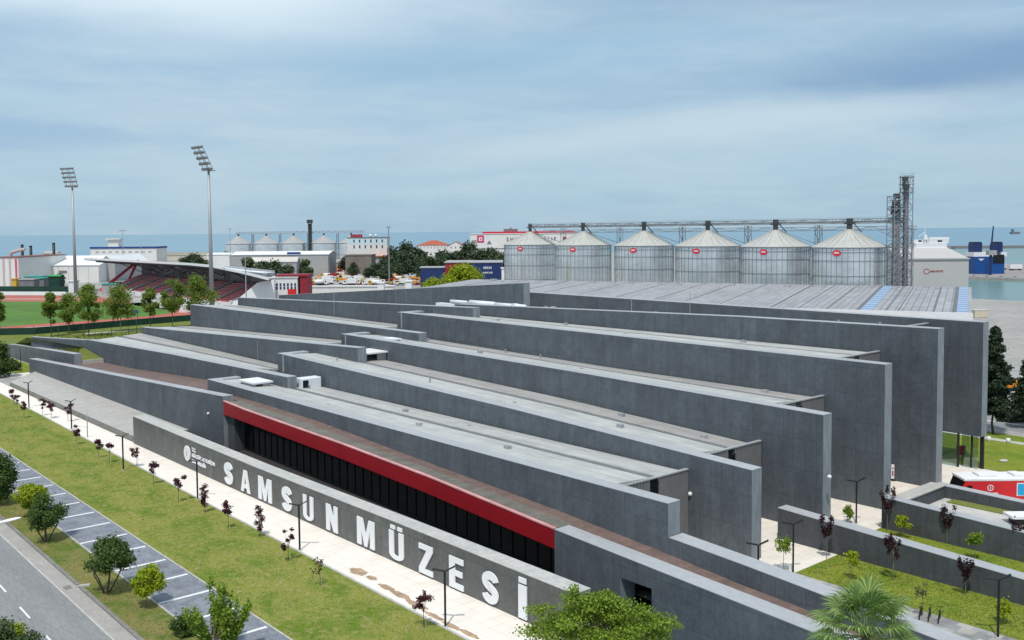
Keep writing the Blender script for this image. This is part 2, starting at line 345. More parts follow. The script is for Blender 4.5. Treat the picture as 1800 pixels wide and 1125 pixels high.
# ------------------------------------------------------------------ geometry helpers
FR = {}
def inv(frame):
    (x, y, z), a = frame; ca, sa = math.cos(a), math.sin(a)
    def f(v):
        dx, dy = v[:, 0]-x, v[:, 1]-y
        return np.stack([dx*ca+dy*sa, -dx*sa+dy*ca, v[:, 2]-z], 1)
    return f
def put(obj, label=None, cat=None, group=None, kind=None):
    if label: obj['label'] = label
    if cat: obj['category'] = cat
    if group: obj['group'] = group
    if kind: obj['kind'] = kind
    return obj
def thing(name, label, cat, loc, rz=0.0, group=None):
    o = bpy.data.objects.new(name, None); C.objects.link(o); o.empty_display_size = 1
    o.location = loc; o.rotation_euler = (0, 0, rz); FR[o.name] = (tuple(loc), rz)
    return put(o, label, cat, group)
ident = lambda a, b, c: (a, b, c)
class MB:
    def __init__(s, T=ident): s.v = []; s.f = []; s.mi = []; s.T = T; s.sm = []
    def add(s, vs, fs, mi=0, smooth=False):
        o = len(s.v); s.v += [s.T(*p) for p in vs]; s.f += [tuple(i+o for i in f) for f in fs]
        s.mi += [mi]*len(fs) if isinstance(mi, int) else list(mi); s.sm += [smooth]*len(fs); return s
    def box(s, x0, x1, y0, y1, z0, z1, mi=0):
        return s.hexa([(x0, y0), (x1, y0), (x1, y1), (x0, y1)], z0, z1, mi)
    def hexa(s, pl, z0, z1, mi=0):
        n = len(pl); zz0 = z0 if hasattr(z0, '__len__') else [z0]*n; zz1 = z1 if hasattr(z1, '__len__') else [z1]*n
        vs = [(p[0], p[1], zz0[i]) for i, p in enumerate(pl)]+[(p[0], p[1], zz1[i]) for i, p in enumerate(pl)]
        fs = [tuple(range(n-1, -1, -1)), tuple(range(n, 2*n))]+[(i, (i+1) % n, (i+1) % n+n, i+n) for i in range(n)]
        return s.add(vs, fs, mi)
    def poly(s, pts, mi=0): return s.add(pts, [tuple(range(len(pts)))], mi)
    def bar(s, a, b, r, mi=0, n=4, r2=None):
        a = Vector(a); b = Vector(b); d = (b-a)
        if d.length < 1e-6: return s
        r2 = r if r2 is None else r2
        q = d.to_track_quat('Z', 'Y'); vs = []
        for k, (c, rr) in enumerate(((a, r), (b, r2))):
            for i in range(n):
                an = 2*math.pi*(i+.5)/n; vs.append(tuple(c+q@Vector((rr*math.cos(an), rr*math.sin(an), 0))))
        fs = [(i, (i+1) % n, (i+1) % n+n, i+n) for i in range(n)]+[tuple(range(n-1, -1, -1)), tuple(range(n, 2*n))]
        return s.add(vs, fs, mi, n > 6)
    def lathe(s, c, prof, n=24, mi=0, smooth=True):
        vs = []; fs = []
        for r, z in prof:
            for i in range(n):
                a = 2*math.pi*i/n; vs.append((c[0]+r*math.cos(a), c[1]+r*math.sin(a), c[2]+z))
        for j in range(len(prof)-1):
            for i in range(n):
                a = j*n+i; b = j*n+(i+1) % n; fs.append((a, b, b+n, a+n))
        fs.append(tuple(range(n-1, -1, -1))); fs.append(tuple((len(prof)-1)*n+i for i in range(n)))
        return s.add(vs, fs, mi, smooth)
    def ball(s, c, rx, ry, rz, mi=0, n=10, m=6):
        prof = []
        vs = []; fs = []
        for j in range(m+1):
            th = math.pi*j/m
            for i in range(n):
                a = 2*math.pi*i/n; vs.append((c[0]+rx*math.sin(th)*math.cos(a), c[1]+ry*math.sin(th)*math.sin(a), c[2]-rz*math.cos(th)))
        for j in range(m):
            for i in range(n): a = j*n+i; b = j*n+(i+1) % n; fs.append((a, b, b+n, a+n))
        return s.add(vs, fs, mi, True)
    def build(s, name, mats, parent=None, loc=None, rz=0.0, bevel=0):
        v = np.array(s.v, dtype=float)
        if parent is not None: fr = FR[parent.name]
        else:
            if loc is None: loc = ((v[:, 0].min()+v[:, 0].max())/2, (v[:, 1].min()+v[:, 1].max())/2, v[:, 2].min())
            fr = (tuple(loc), rz)
        v = inv(fr)(v)
        me = bpy.data.meshes.new(name); me.from_pydata(v.tolist(), [], s.f)
        ml = mats if isinstance(mats, (list, tuple)) else [mats]
        for m in ml: me.materials.append(M[m] if isinstance(m, str) else m)
        me.polygons.foreach_set('material_index', s.mi); me.polygons.foreach_set('use_smooth', s.sm); me.update()
        o = bpy.data.objects.new(name, me); C.objects.link(o)
        if parent is not None: o.parent = parent
        else: o.location = fr[0]; o.rotation_euler = (0, 0, rz)
        FR[o.name] = fr
        if bevel:
            bv = o.modifiers.new('bevel', 'BEVEL'); bv.width = bevel; bv.segments = 2; bv.limit_method = 'ANGLE'
        return o
def kids(o): return [c for c in list(C.objects) if c.parent == o]
def dup(root, loc, rz=None, label=None, scale=None, group=None):
    def cp(o, par):
        c = o.copy(); C.objects.link(c)
        if par is not None: c.parent = par
        for ch in kids(o): cp(ch, c)
        return c
    r = cp(root, None); r.location = loc
    if rz is not None: r.rotation_euler = (0, 0, rz)
    if scale is not None: r.scale = scale if hasattr(scale, '__len__') else (scale,)*3
    if label: r['label'] = label
    if group: r['group'] = group
    return r
def sheet(name, pts, m, z, kind='structure', rz=0.0, T=ident, loc=None, **kw):
    b = MB(T); b.poly([(p[0], p[1], z) for p in pts]); o = b.build(name, m, loc=loc, rz=rz)
    return put(o, kind=kind, **kw)
def text_into(mb, body, O, X, Y, size, depth, mi=0, bold=.03, xs=1.0, center=False, fit=None, fith=None, font=None):
    """lettering: O origin, X and Y unit directions in world space; fit = total width, fith = height"""
    cu = bpy.data.curves.new('lettering', 'FONT'); cu.body = body; cu.size = size; cu.extrude = depth/2; cu.offset = bold; cu.resolution_u = 4
    ob = bpy.data.objects.new('lettering', cu); C.objects.link(ob)
    dg = bpy.context.evaluated_depsgraph_get(); me = bpy.data.meshes.new_from_object(ob.evaluated_get(dg))
    n = len(me.vertices); co = np.empty(n*3); me.vertices.foreach_get('co', co); co = co.reshape(-1, 3)
    fs = [tuple(p.vertices) for p in me.polygons]
    if n:
        co[:, 0] -= co[:, 0].min()
        if fith: co[:, 1] -= co[:, 1].min(); co[:, 1] *= fith/co[:, 1].max()
        if fit: co[:, 0] *= fit/co[:, 0].max()
        else: co[:, 0] *= xs
        if center: co[:, 0] -= co[:, 0].max()/2
        X = np.array(X, float); Y = np.array(Y, float); N = np.cross(X, Y); Ow = np.array(O, float)
        w = Ow+co[:, :1]*X+co[:, 1:2]*Y+co[:, 2:3]*N
        T = mb.T; mb.T = ident; mb.add([tuple(p) for p in w.tolist()], fs, mi); mb.T = T
    bpy.data.objects.remove(ob); bpy.data.curves.remove(cu); bpy.data.meshes.remove(me)
    return mb
def lerp(tab, s):
    if s <= tab[0][0]:
        (a, za), (b, zb) = tab[0], tab[1]
    elif s >= tab[-1][0]:
        (a, za), (b, zb) = tab[-2], tab[-1]
    else:
        for (a, za), (b, zb) in zip(tab, tab[1:]):
            if a <= s <= b: break
    return za+(zb-za)*(s-a)/(b-a)
# ================================================================== setting: ground, sea, roads
OR = ST(0, 0, 0)
land = [(-4000, -400), (900, -400), ST(620, 409, 0)[:2], ST(-330, 409, 0)[:2], ST(-330, 587, 0)[:2], ST(620, 587, 0)[:2], ST(620, 822, 0)[:2], ST(-420, 822, 0)[:2], (250, 1300), (-700, 1330), (-4000, 1300)]
hole = [ST(s, t, 0)[:2] for s, t in ((-138.6, 49.45), (-138.6, 58.2), (-8, 58.2), (-8, 49.45))]
b = MB(); N_ = len(land); vs = [(x, y, 0) for x, y in land]+[(x, y, -6) for x, y in land]+[(x, y, 0) for x, y in hole]
k0 = 2*N_; br_ = N_-1      # keyhole from the far left corner to the sunken forecourt
b.add(vs, [tuple(range(N_))+(0,)[:0]] if False else [(0, 1, k0+2, k0+3, k0+0), (1, 2, 3, 4, 5, 6, 7, 8, 9, 10, 0, k0+0, k0+1, k0+2)]+[(i, (i+1) % N_, (i+1) % N_+N_, i+N_) for i in range(N_)])
put(b.build('ground', 'yard'), kind='structure')
sheet('sea', [(-40000, -2000), (40000, -2000), (40000, 60000), (-40000, 60000)], 'sea_water', -1.6)
sheet('harbour_basin', [ST(s, t, 0) for s, t in ((-330, 409), (620, 409), (620, 587), (-330, 587))], 'harbour_water', -1.55)
sheet('harbour_outer_water', [(340, 780), (1400, 0), (2600, 900), (520, 1440)], 'harbour_water', -1.54)
sheet('port_pier', [ST(s, t, 0) for s, t in ((-420, 588), (619, 588), (619, 821), (-420, 821))], 'quay', .02)
sheet('coast_strip', [(-1500, 1000), (60, 1000), (60, 1290), (-1500, 1290)], 'dirt_pale', .02)
b = MB(ST); b.hexa([(-2000, 0), (2000, 0)][:0] or [(-100, 23.05), (0, 23.05), (0, 23.1), (-100, 23.1)], 0, .001)
def stsheet(name, pts, m, z, **kw): return sheet(name, [(s, t) for s, t in pts], m, z, T=lambda s, t, z: ST(s, t, z), loc=OR, rz=URZ, **kw)
stsheet('road', [(-420, 9), (60, 9), (60, 23.0), (-420, 23.0)], 'asphalt', .012)
b = MB(ST); b.box(-420, 60, 22.84, 22.99, .014, .05); put(b.build('road_edge_strip', 'kerbstone', loc=OR, rz=URZ), kind='structure'); b = MB(ST)
for i in range(-40, 9):
    s = -83.6+i*7.35; b.box(s, s+3.0, 19.32, 19.47, .014, .018)
put(b.build('road_marking', 'white_paint', loc=OR, rz=URZ), kind='structure')
b = MB(ST); b.box(-420, 60, 23.0, 24.25, .0, .03); put(b.build('road_gutter', 'gutter', loc=OR, rz=URZ), kind='structure')
b = MB(ST); s = -260.0
while s < 10: b.box(s, s+.97, 24.25, 24.55, 0, .16); s += 1.0
put(b.build('kerb', 'kerb_dark', loc=OR, rz=URZ), kind='structure')
stsheet('verge_lawn', [(-420, 24.5), (30, 24.5), (30, 27.95), (-420, 27.95)], 'lawn_verge', .02)
stsheet('parking_lot', [(-420, 27.9), (30, 27.9), (30, 32.7), (-420, 32.7)], 'parking_paver', .024)
# parking stall lines: ends read from the photograph
b = MB(ST)
sl = [stof(*p)[0] for p in ((117.5, 867), (141, 882.5), (166, 899), (195, 917.5), (225, 937.5), (257.5, 959.5), (292.5, 983), (331, 1009))]
dS = (sl[-1]-sl[0])/7
for i in range(-16, 16):
    s = sl[0]+dS*i; b.hexa([(s-.17, 28.05), (s+.17, 28.05), (s+.17, 32.5), (s-.17, 32.5)], .026, .031)
put(b.build('parking_line', 'white_paint', loc=OR, rz=URZ), kind='structure')
b = MB(ST)
for t in (27.85, 32.65):
    s = -260.0
    while s < 5: b.box(s, s+.96, t, t+.14, 0, .10); s += 1.0
put(b.build('parking_kerb', 'kerbstone', loc=OR, rz=URZ), kind='structure')
stsheet('lawn', [(-420, 32.75), (30, 32.75), (30, 42.0), (-50, 42.25), (-104, 42.9), (-160, 43.8), (-200, 44.4), (-420, 44.4)], 'lawn', .03)
b = MB(ST)
pe = [(30, 42.0), (-50, 42.25), (-104, 42.9), (-160, 43.8), (-200, 44.4), (-232, 44.4)]
for (a, ta), (c, tc_) in zip(pe, pe[1:]): b.hexa([(c, tc_), (a, ta), (a, ta+.22), (c, tc_+.22)], 0, .09)
put(b.build('path_edging', 'kerbstone', loc=OR, rz=URZ), kind='structure')
stsheet('footpath', [(-300, 44.5), (-200, 44.6), (-160, 44.0), (-104, 43.1), (-50, 42.45), (30, 42.2), (30, 48), (-300, 48)], 'path_cream', .034)
b = MB(ST)
def stain(pts, z): b.poly([(s, t, z) for s, t in pts])
for (x, y, L, w) in ((632, 1005, 1.15, .62), (655, 1016, .7, .35), (682, 1033, 1.2, .36), (706, 1046, 1.3, .4), (734, 1063, 1.5, .36), (765, 1083, 1.3, .27), (795, 1100, 1.1, .3), (826, 1114, 1.2, .28)):
    s, t = stof(x, y)
    b.poly([(s+L*math.cos(a)*(1+.10*math.sin(3*a+x)+.06*math.sin(7*a)), max(42.75, t-.1+w*math.sin(a)*(1+.12*math.sin(5*a+x)+.08*math.sin(9*a))), .04+x*1e-6) for a in [i*math.pi/18 for i in range(36)]])
put(b.build('soil_spill', 'soil', loc=OR, rz=URZ), kind='structure')
# raised slab left of the sign wall
b = MB(ST); b.hexa([(-209, 48.2), (-138.7, 48.2), (-138.7, 55.95), (-221, 55.95)], -.1, .86, [1, 0, 1, 1, 1, 1]); put(b.build('entrance_terrace', ['slab_beige', 'kerb_dark'], loc=OR, rz=URZ), kind='structure')
stsheet('side_pavement', [(-260, 44.5), (-219, 48.2), (-222, 55.9), (-226, 62), (-300, 62), (-330, 44.5)], 'court_cream', .03)
stsheet('side_lawn', [(-243, 51.5), (-227, 53.5), (-227, 59.8), (-262, 59.8)], 'lawn_bright', .045)
# sunken forecourt behind the sign wall
b = MB(ST)
FZ = [(-138.6, -.02), (-125, -.05), (-62, -.85), (-48, -1.6), (-8, -3.6)]
for (a, za), (c, zc) in zip(FZ, FZ[1:]): b.hexa([(a, 49.2), (c, 49.2), (c, 58.6), (a, 58.6)], [za-.5, zc-.5, zc-.5, za-.5], [za, zc, zc, za])
put(b.build('forecourt', 'pit_paving', loc=OR, rz=URZ), kind='structure')
# grass bank rising to the museum's far end
b = MB(ST); g0 = [(-330, 62, 0.2), (-262, 61.6, 2.3), (-207.6, 61.6, 3.6), (-207.6, 66, 3.9), (-218.6, 66, 3.0), (-218.6, 78, 3.4), (-219.7, 90, 1.6), (-220, 101, .6), (-235, 118, .05), (-300, 74, .05)]
b.poly(g0)
_e = np.array(gp(58, 591.5, 6.4)); _es, _et = float(_e@U), float(_e@V)
F_ = [(-258, 61.55, 3.1), (-207.9, 61.55, 3.75), (-207.9, 65.92, 3.95), (-218.9, 65.6, 5.3), (_es-.3, _et-1.2, 6.25), (-262, 61.55, 2.6)]
b.add(F_, [(0, 1, 2), (0, 2, 3), (0, 3, 4), (0, 4, 5)]); b.box(-207.85, -207.5, 61.55, 65.9, 2.2, 4.0, 1); put(b.build('grass_bank', ['lawn_bank', 'kerbstone'], loc=OR, rz=URZ), kind='structure')
stsheet('bank_lawn', [(-330, 60), (-220, 62), (-220, 150), (-329, 134), (-327, 74)], 'lawn_bank', .02)
sheet('bank_path', [gp(x, y)[:2] for x, y in ((150, 586), (262, 579), (262, 580.6), (150, 588))], 'kerbstone', .06)
# courtyards at the right
stsheet('courtyard_paving', [(-72, 61), (-46.2, 61), (-46.2, 79.4), (-47.2, 89.8), (-45, 104), (-44, 121), (-72, 121)], 'court_cream', .025)
stsheet('courtyard_paving_far', [(-72, 121), (-30, 121), (-20, 104), (-45, 104), (-50, 112)], 'court_cream', .02)
stsheet('garden_lawn', [(-46.2, 72.3), (10, 72.3), (10, 79.2), (-46.2, 79.2)], 'lawn_bright', .03)
stsheet('tile_walk', [(-48.5, 67), (10, 67), (10, 72.25), (-48.5, 72.25)], 'tile_path', .035)
stsheet('garden_lawn_upper', [(-47.2, 80.6), (10, 80.6), (10, 89.7), (-47.6, 89.7)], 'lawn_bright', .03)
stsheet('plaza_lawn', [(-90, 121.5), (-47, 121.3), (-40, 128), (-34, 140), (-40, 143.8), (-110, 143.8)], 'lawn_bright', .03)
stsheet('plaza_path', [(-110, 139.2), (-36, 138.2), (-35, 139.6), (-110, 140.8)], 'kerbstone', .04)
stsheet('service_road', [(-140, 147), (0, 147), (20, 175), (-140, 175)], 'asphalt', .02)
b = MB(ST); b.box(-130, 0, 156, 156.35, .03, .035); b.box(-130, 0, 168, 168.3, .03, .035); b.box(-130, 0, 151.2, 152.2, 0, .12)
put(b.build('service_road_line', 'concrete_pale', loc=OR, rz=URZ), kind='structure')
# athletics ground
def trace(pts, n=1): return [gp(x, y)[:2] for x, y in pts]
sheet('running_track', trace([(-60, 586), (0, 583), (120, 576), (240, 568), (334, 560.5), (345, 556), (345, 547), (320, 540), (262, 531), (200, 524), (100, 519.5), (-60, 519)]), 'track_red', .03)
sheet('sports_pitch', trace([(-60, 577), (0, 575), (110, 567), (200, 561), (270, 555), (300, 551), (300, 546), (262, 540), (215, 534.5), (150, 531), (90, 530), (-60, 530)]), 'pitch_green', .05)
b = MB()
for (y0, y1) in ((524.2, 524.7), (526.4, 526.8)):
    p = trace([(-60, y0), (150, y0+.8), (150, y1+.8), (-60, y1)]); b.poly([(q[0], q[1], .06) for q in p])
for (y0, y1) in ((579.0, 579.6), (582, 582.4)):
    p = trace([(0, y0), (330, y0-21.5), (330, y1-21.5), (0, y1)]); b.poly([(q[0], q[1], .06) for q in p])
put(b.build('track_line', 'concrete_pale'), kind='structure')
# vehicle yard and breakwater
sheet('vehicle_yard', [(-160, 380), (60, 380), (60, 640), (-200, 640)], 'yard', .03)
b = MB(); b.hexa([(440, 1438), (2600, 1330), (2600, 1352), (440, 1460)], -3, 2.2); put(b.build('breakwater', 'kerb_dark'), kind='structure')

# ================================================================== the museum
TH = 1.5
mus = thing('museum_building', 'long museum of staggered dark grey blade walls with pale roofs and a red fascia', 'building', ST(-140, 90, 0), URZ)
def blade(tab, t, zb, s0=None, s1=None, th=TH, parent=None, name='blade_wall', m='cladding', cop='coping', cz=.05, ov=.012, holes=()):
    """one vertical slab wall with a sloping top; coping is its child"""
    parent = mus if parent is None else parent
    s0 = tab[0][0] if s0 is None else s0; s1 = tab[-1][0] if s1 is None else s1
    ss = sorted(set([s0, s1]+[s for s, z in tab if s0 < s < s1]+[h for hh in holes for h in hh[:2]]))
    zbf = zb if callable(zb) else (lambda s: zb)
    b = MB(ST)
    for a, c in zip(ss, ss[1:]):
        h = [hh for hh in holes if hh[0] <= a < hh[1]]
        za, zc = lerp(tab, a)-cz, lerp(tab, c)-cz
        segs = [((zbf(a), zbf(c)), (za, zc))]
        if h: segs = [((zbf(a), zbf(c)), (h[0][2], h[0][2])), ((h[0][3], h[0][3]), (za, zc))]
        for (z0a, z0c), (z1a, z1c) in segs:
            if z1a-z0a < .02: continue
            v = [(a, t, z0a), (c, t, z0c), (c, t+th, z0c), (a, t+th, z0a), (a, t, z1a), (c, t, z1c), (c, t+th, z1c), (a, t+th, z1a)]
            f = [(0, 1, 5, 4), (2, 3, 7, 6), (4, 5, 6, 7), (3, 2, 1, 0)]; mi = [0, 0, 0, 0]
            hole_right = any(abs(hh[0]-c) < 1e-6 for hh in holes) or any(hh[0] < c and abs(hh[1]-c) > 1e-6 and hh[0] >= a for hh in holes)
            f += [(1, 2, 6, 5), (3, 0, 4, 7)] if (a == ss[0] or c == ss[-1] or holes) else []
            mi += [1, 1] if len(f) > 4 else []
            b.add(v, f, mi)
    w = b.build(name, [m, 'cladding_end'], parent)
    b = MB(ST)
    for a, c in zip(ss, ss[1:]):
        za, zc = lerp(tab, a), lerp(tab, c); a2 = a-(ov if a == ss[0] else 0); c2 = c+(ov if c == ss[-1] else 0)
        b.hexa([(a2, t-ov), (c2, t-ov), (c2, t+th+ov), (a2, t+th+ov)], [za-cz, zc-cz, zc-cz, za-cz], [za, zc, zc, za])
    b.build('coping', cop, w)
    return w
RW = {3: (60, [(-141, 7.75), (-50.2, 7.7)]), 4: (71.8, [(-141, 10.7), (-83.3, 9.5), (-50.4, 8.4)]), 5: (83.7, [(-141.2, 12.9), (-86, 12.4), (-50.5, 11.8)]),
      6: (95.6, [(-142, 15.8), (-50.5, 15.6)]), 7: (107.7, [(-141, 16.6), (-133.6, 16.8), (-77.7, 18.2), (-50.6, 18.5)]), 8: (120, [(-141, 18.5), (-50.8, 18.4)])}
LW = {0: (56, [(-225.5, 3.2), (-126.5, 7.4)]), 1: (66, [(-218.4, 7.1), (-171, 8.3), (-126.7, 9.0)]), 2: (77.8, [(-218.6, 9.0), (-126.4, 12.3)]),
      3: (89.7, [(-219.6, 13.4), (-127, 13.6)]), 4: (101.6, [(-219.6, 14.4), (-127.9, 17.0)]), 5: (113.7, [(-222, 14.3), (-128.5, 20.7)])}
for k, (t, tab) in RW.items():
    if k == 8:
        blade(tab, t, lambda s: 4.2 if s > -57.7 else 0.0, s1=-50.8, s0=-57.6); blade(tab, t, 0, s1=-57.6)
    else: blade(tab, t, 0)
    if k < 8:   # short return at the wall's far end
        z = tab[0][1]; b = MB(ST); b.box(tab[0][0], tab[0][0]+1.5, t+TH+.07, t+TH+3.2, 0, z-.3); w = b.build('return_wall', ['cladding_end'], mus)
        b = MB(ST); b.box(tab[0][0]-.05, tab[0][0]+1.55, t+TH+.07, t+TH+3.25, z-.3, z-.02); b.build('coping', 'coping', w)
for k, (t, tab) in LW.items(): blade(tab, t, 0)
blade([(-59.5, 4.25), (-33.7, 3.1), (-12, 2.2)], 56, -4, th=1.75, holes=[(-51.8, -48.5, -1.6, 2.08)])
blade([(-50.1, 4.9), (-43, 4.55), (-38, 4.25), (-27.8, 3.54), (-12, 2.6)], 60.02, 0, th=1.7, ov=.012)
blade([(-262, 2.9), (-254, 3.5), (-207.4, 5.5)], 60, 0)
# room seen through the doorway, its darkness painted as black linings
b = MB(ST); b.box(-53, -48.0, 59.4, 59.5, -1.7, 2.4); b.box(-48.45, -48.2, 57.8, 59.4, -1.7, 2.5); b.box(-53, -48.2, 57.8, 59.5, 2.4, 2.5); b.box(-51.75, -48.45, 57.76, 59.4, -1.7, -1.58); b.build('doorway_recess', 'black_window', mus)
# roofs: pale strip, sunk gutter, second strip against the next wall
FAR = {3: [(-141, 7.0), (-57.6, 6.95)], 4: [(-141, 10.0), (-124, 9.7), (-86, 8.8), (-60, 7.7)], 5: [(-141, 11.9), (-87, 11.2), (-57, 11.1)], 6: [(-141, 14.9), (-57, 15.1)], 7: [(-141, 15.6), (-57, 17.0)]}
def roofbay(nt, ntab, ft, ftab, s0, s1, mats=('roof_pale', 'roof_gutter', 'roof_pale_dull')):
    t0 = nt+TH+.07; t3 = ft-.01; tg0 = t0+(t3-t0)*.46; tg1 = tg0+1.15; n = max(2, int((s1-s0)/8))
    def zz(s, t, dz=0):
        a = lerp(ntab, s)-.14; c = lerp(ftab, s); return a+(c-a)*(t-t0)/(t3-t0)+dz
    for i, (ta, tb, dz, m) in enumerate(((t0, t0+.3, -.03, 'roof_gutter'), (t0+.3, tg0, 0, mats[0]), (tg0, tg1, -.12, mats[1]), (tg1, t3-.35, 0, mats[2]), (t3-.35, t3, -.1, 'roof_gutter'))):  # first strip is flashing; last is the wall-foot shadow painted dark
        b = MB(ST)
        for q in range(n):
            a = s0+(s1-s0)*q/n; c = s0+(s1-s0)*(q+1)/n
            zt = [zz(a, ta, dz), zz(c, ta, dz), zz(c, tb, dz), zz(a, tb, dz)]
            b.hexa([(a, ta), (c, ta), (c, tb), (a, tb)], [z-.5 for z in zt], zt)
        if i == 9:      # one lap joint running the length of the strip
            tm = ta+(tb-ta)*.5; b.hexa([(s0+.1, tm), (s1-.1, tm), (s1-.1, tm+.09), (s0+.1, tm+.09)], [zz(s0, tm)-.05, zz(s1, tm)-.05]*1+[zz(s1, tm)-.05, zz(s0, tm)-.05], [zz(s0, tm)+.03, zz(s1, tm)+.03, zz(s1, tm)+.03, zz(s0, tm)+.03]) if False else None
        b.build(('flashing_and_shade', 'roof_strip', 'roof_gutter', 'roof_strip', 'flashing_and_shade')[i], m, mus)
for k in range(3, 8):
    roofbay(RW[k][0], RW[k][1], RW[k+1][0], FAR[k], -139.4, -57.7, ('roof_pale', 'roof_gutter', 'roof_pale' if k in (3, 6) else 'roof_pale_dull'))
LF = {1: [(-218, 7.7), (-192, 7.5), (-153, 7.1), (-141, 7.0)], 2: [(-218, 8.4), (-151, 10.5), (-141, 10.8)], 3: [(-218, 12.6), (-141, 12.6)], 4: [(-218, 13.4), (-141, 15.4)]}
for k in range(1, 5): roofbay(LW[k][0], LW[k][1], LW[k+1][0], LF[k], -218, -142.2)
# ramped roof decks in brown block paving along the entrance side
def deck(name, rows, m):
    b = MB(ST)
    for (s0, za, zb_), (s1, zc, zd), in zip(rows, rows[1:]):
        ta, tb, tc_, td = rows_t(s0)+rows_t(s1)
        b.hexa([(s0, ta), (s1, tc_), (s1, td), (s0, tb)], [za-.4, zc-.4, zd-.4, zb_-.4], [za, zc, zd, zb_])
    return b.build(name, m, mus)
rows_t = lambda s: (57.55, 65.95)
L0t = LW[0][1]
deck('roof_deck', [(s, lerp(L0t, s)-.55, z) for s, z in ((-214, 3.0), (-192, 3.6), (-155, 5.4), (-141.1, 6.0))], 'deck_tile')
T60 = [(-141.1, 5.92), (-131, 6.4), (-119, 6.32), (-107, 6.15), (-84, 5.11), (-75, 4.76), (-63.7, 4.29), (-51.7, 3.6), (-43.2, 2.95), (-28, 2.2), (-13, 1.5)]
T56 = [(-141.1, 6.0), (-126.5, 6.72), (-120, 6.43), (-95, 5.9), (-78, 5.3), (-59.6, 4.28), (-40, 3.1), (-13, 1.9)]
ss = [-141.1, -134, -126.4, -119, -107, -95, -84, -75, -63.7, -59.7]
rows_t = lambda s: (58.35 if s > -126.5 else 57.55, 59.99)
deck('roof_deck', [(s, (lerp(T56, s)*(60-rows_t(s)[0])+lerp(T60, s)*(rows_t(s)[0]-56))/4, lerp(T60, s)) for s in ss], 'deck_tile')
rows_t = lambda s: (56.25, 58.35)
deck('roof_deck', [(s, lerp(T56, s)-.02, (lerp(T56, s)*(60-58.35)+lerp(T60, s)*(58.35-56))/4) for s in [-126.45, -119, -107, -95, -84, -75, -63.7, -59.7]], 'deck_grey')
rows_t = lambda s: (57.8, 59.99)
deck('roof_deck', [(s, lerp(T60, s)+.15, lerp(T60, s)) for s in (-59.7, -51.7, -43.2, -28, -13)], 'deck_tile')
# red fascia beam over the glazed entrance
ft = [(-126.45, 6.8), (-120, 6.5), (-95, 5.97), (-78, 5.37), (-59.55, 4.32)]; fb = [(-126.45, 4.86), (-120, 4.74), (-95, 4.15), (-78, 3.55), (-59.55, 2.5)]
b = MB(ST)
for (a, za), (c, zc) in zip(ft, ft[1:]): b.hexa([(a, 56.0), (c, 56.0), (c, 56.25), (a, 56.25)], [lerp(fb, a), lerp(fb, c)]+[lerp(fb, c), lerp(fb, a)], [za-.12, zc-.12, zc-.12, za-.12])
fo = b.build('fascia', 'fascia_red', mus)
b = MB(ST)
for (a, za), (c, zc) in zip(ft, ft[1:]): b.hexa([(a, 55.96), (c, 55.96), (c, 56.3), (a, 56.3)], [za-.12, zc-.12, zc-.12, za-.12], [za, zc, zc, za])
b.build('fascia_cap', 'fascia_edge', fo)
b = MB(ST)
for (a, za), (c, zc) in zip(fb, fb[1:]): b.hexa([(a, 56.25), (c, 56.25), (c, 60), (a, 60)], [za+.1, zc+.1, zc+.1, za+.1], [za+.2, zc+.2, zc+.2, za+.2])
b.build('soffit', 'soffit', mus)
b = MB(ST); b.hexa([(-124.4, 58.1), (-59.4, 58.1), (-59.4, 58.2), (-124.4, 58.2)], -1.2, [5, 2.9, 2.9, 5]); gl = b.build('glass_front', 'dark_glass', mus)
s = -123.5; b = MB(ST)
while s < -60: b.box(s, s+.06, 58.0, 58.1, lerp(FZ, s), lerp(fb, s)+.1); s += 1.75
b.hexa([(-124.4, 57.95), (-59.5, 57.95), (-59.5, 58.1), (-124.4, 58.1)], [0, -.8, -.8, 0], [.2, -.6, -.6, .2])
b.build('mullion', 'mullion', gl)
b = MB(ST); b.box(-126.4, -124.4, 56.6, 58.2, 0, 4.85); b.build('end_pier', 'cladding_garden', mus)
# slatted end walls closing the roof bays, each with a dark window slot
ET = {3: 7.35, 4: 8.3, 5: 11.6, 6: 15.5, 7: 18.0}
for k in range(3, 8):
    t0 = RW[k][0]+TH; t1 = RW[k+1][0]-.02; z = ET[k]; w0 = t0+4.7; w1 = w0+1.25; wb = max(1, z-2.0)
    b = MB(ST); T = t0
    while T < t1:
        T2 = min(T+.22, t1)
        zb = z-.25
        if w0 <= T < w1: b.box(-57.85, -57.6, T, T2, 0, wb)
        else: b.box(-57.85, -57.6-(.0 if int((T-t0)/.22) % 2 else .05), T, T2, 0, zb)
        T = T2
    w = b.build('slatted_wall', 'slat_metal', mus)
    b = MB(ST); b.box(-57.9, -57.55, t0, t1, z-.25, z-.13); b.build('coping', 'coping', w)
    b = MB(ST); b.box(-57.8, -57.7, w0-.1, w1+.1, wb, z-.26); b.build('window', 'black_window', w)
# roof fittings
def hatch(s, t, z, ls, lt, h, over, m='white_paint', name='roof_hatch'):
    b = MB(ST); b.box(s, s+ls, t, t+lt, z-.3, z+h); w = b.build(name, 'panel_grey', mus)
    b = MB(ST); b.box(s-over, s+ls+over, t-over, t+lt+over, z+h, z+h+.22); b.build('hatch_lid', m, w)
    b = MB(ST); b.box(s+ls, s+ls+.05, t+.3, t+lt*.5, z-.1, z+h-.15); b.build('hatch_opening', 'black_window', w)
hatch(-134.5, 62.4, 7.4, 4.4, 2.6, .55, .3)
hatch(-131.8, 79.9, 9.4, 4.2, 4.2, 1.6, .6)
hatch(-130.6, 85.4, 12.1, 2.6, 1.3, .6, .2, 'bluish_white')
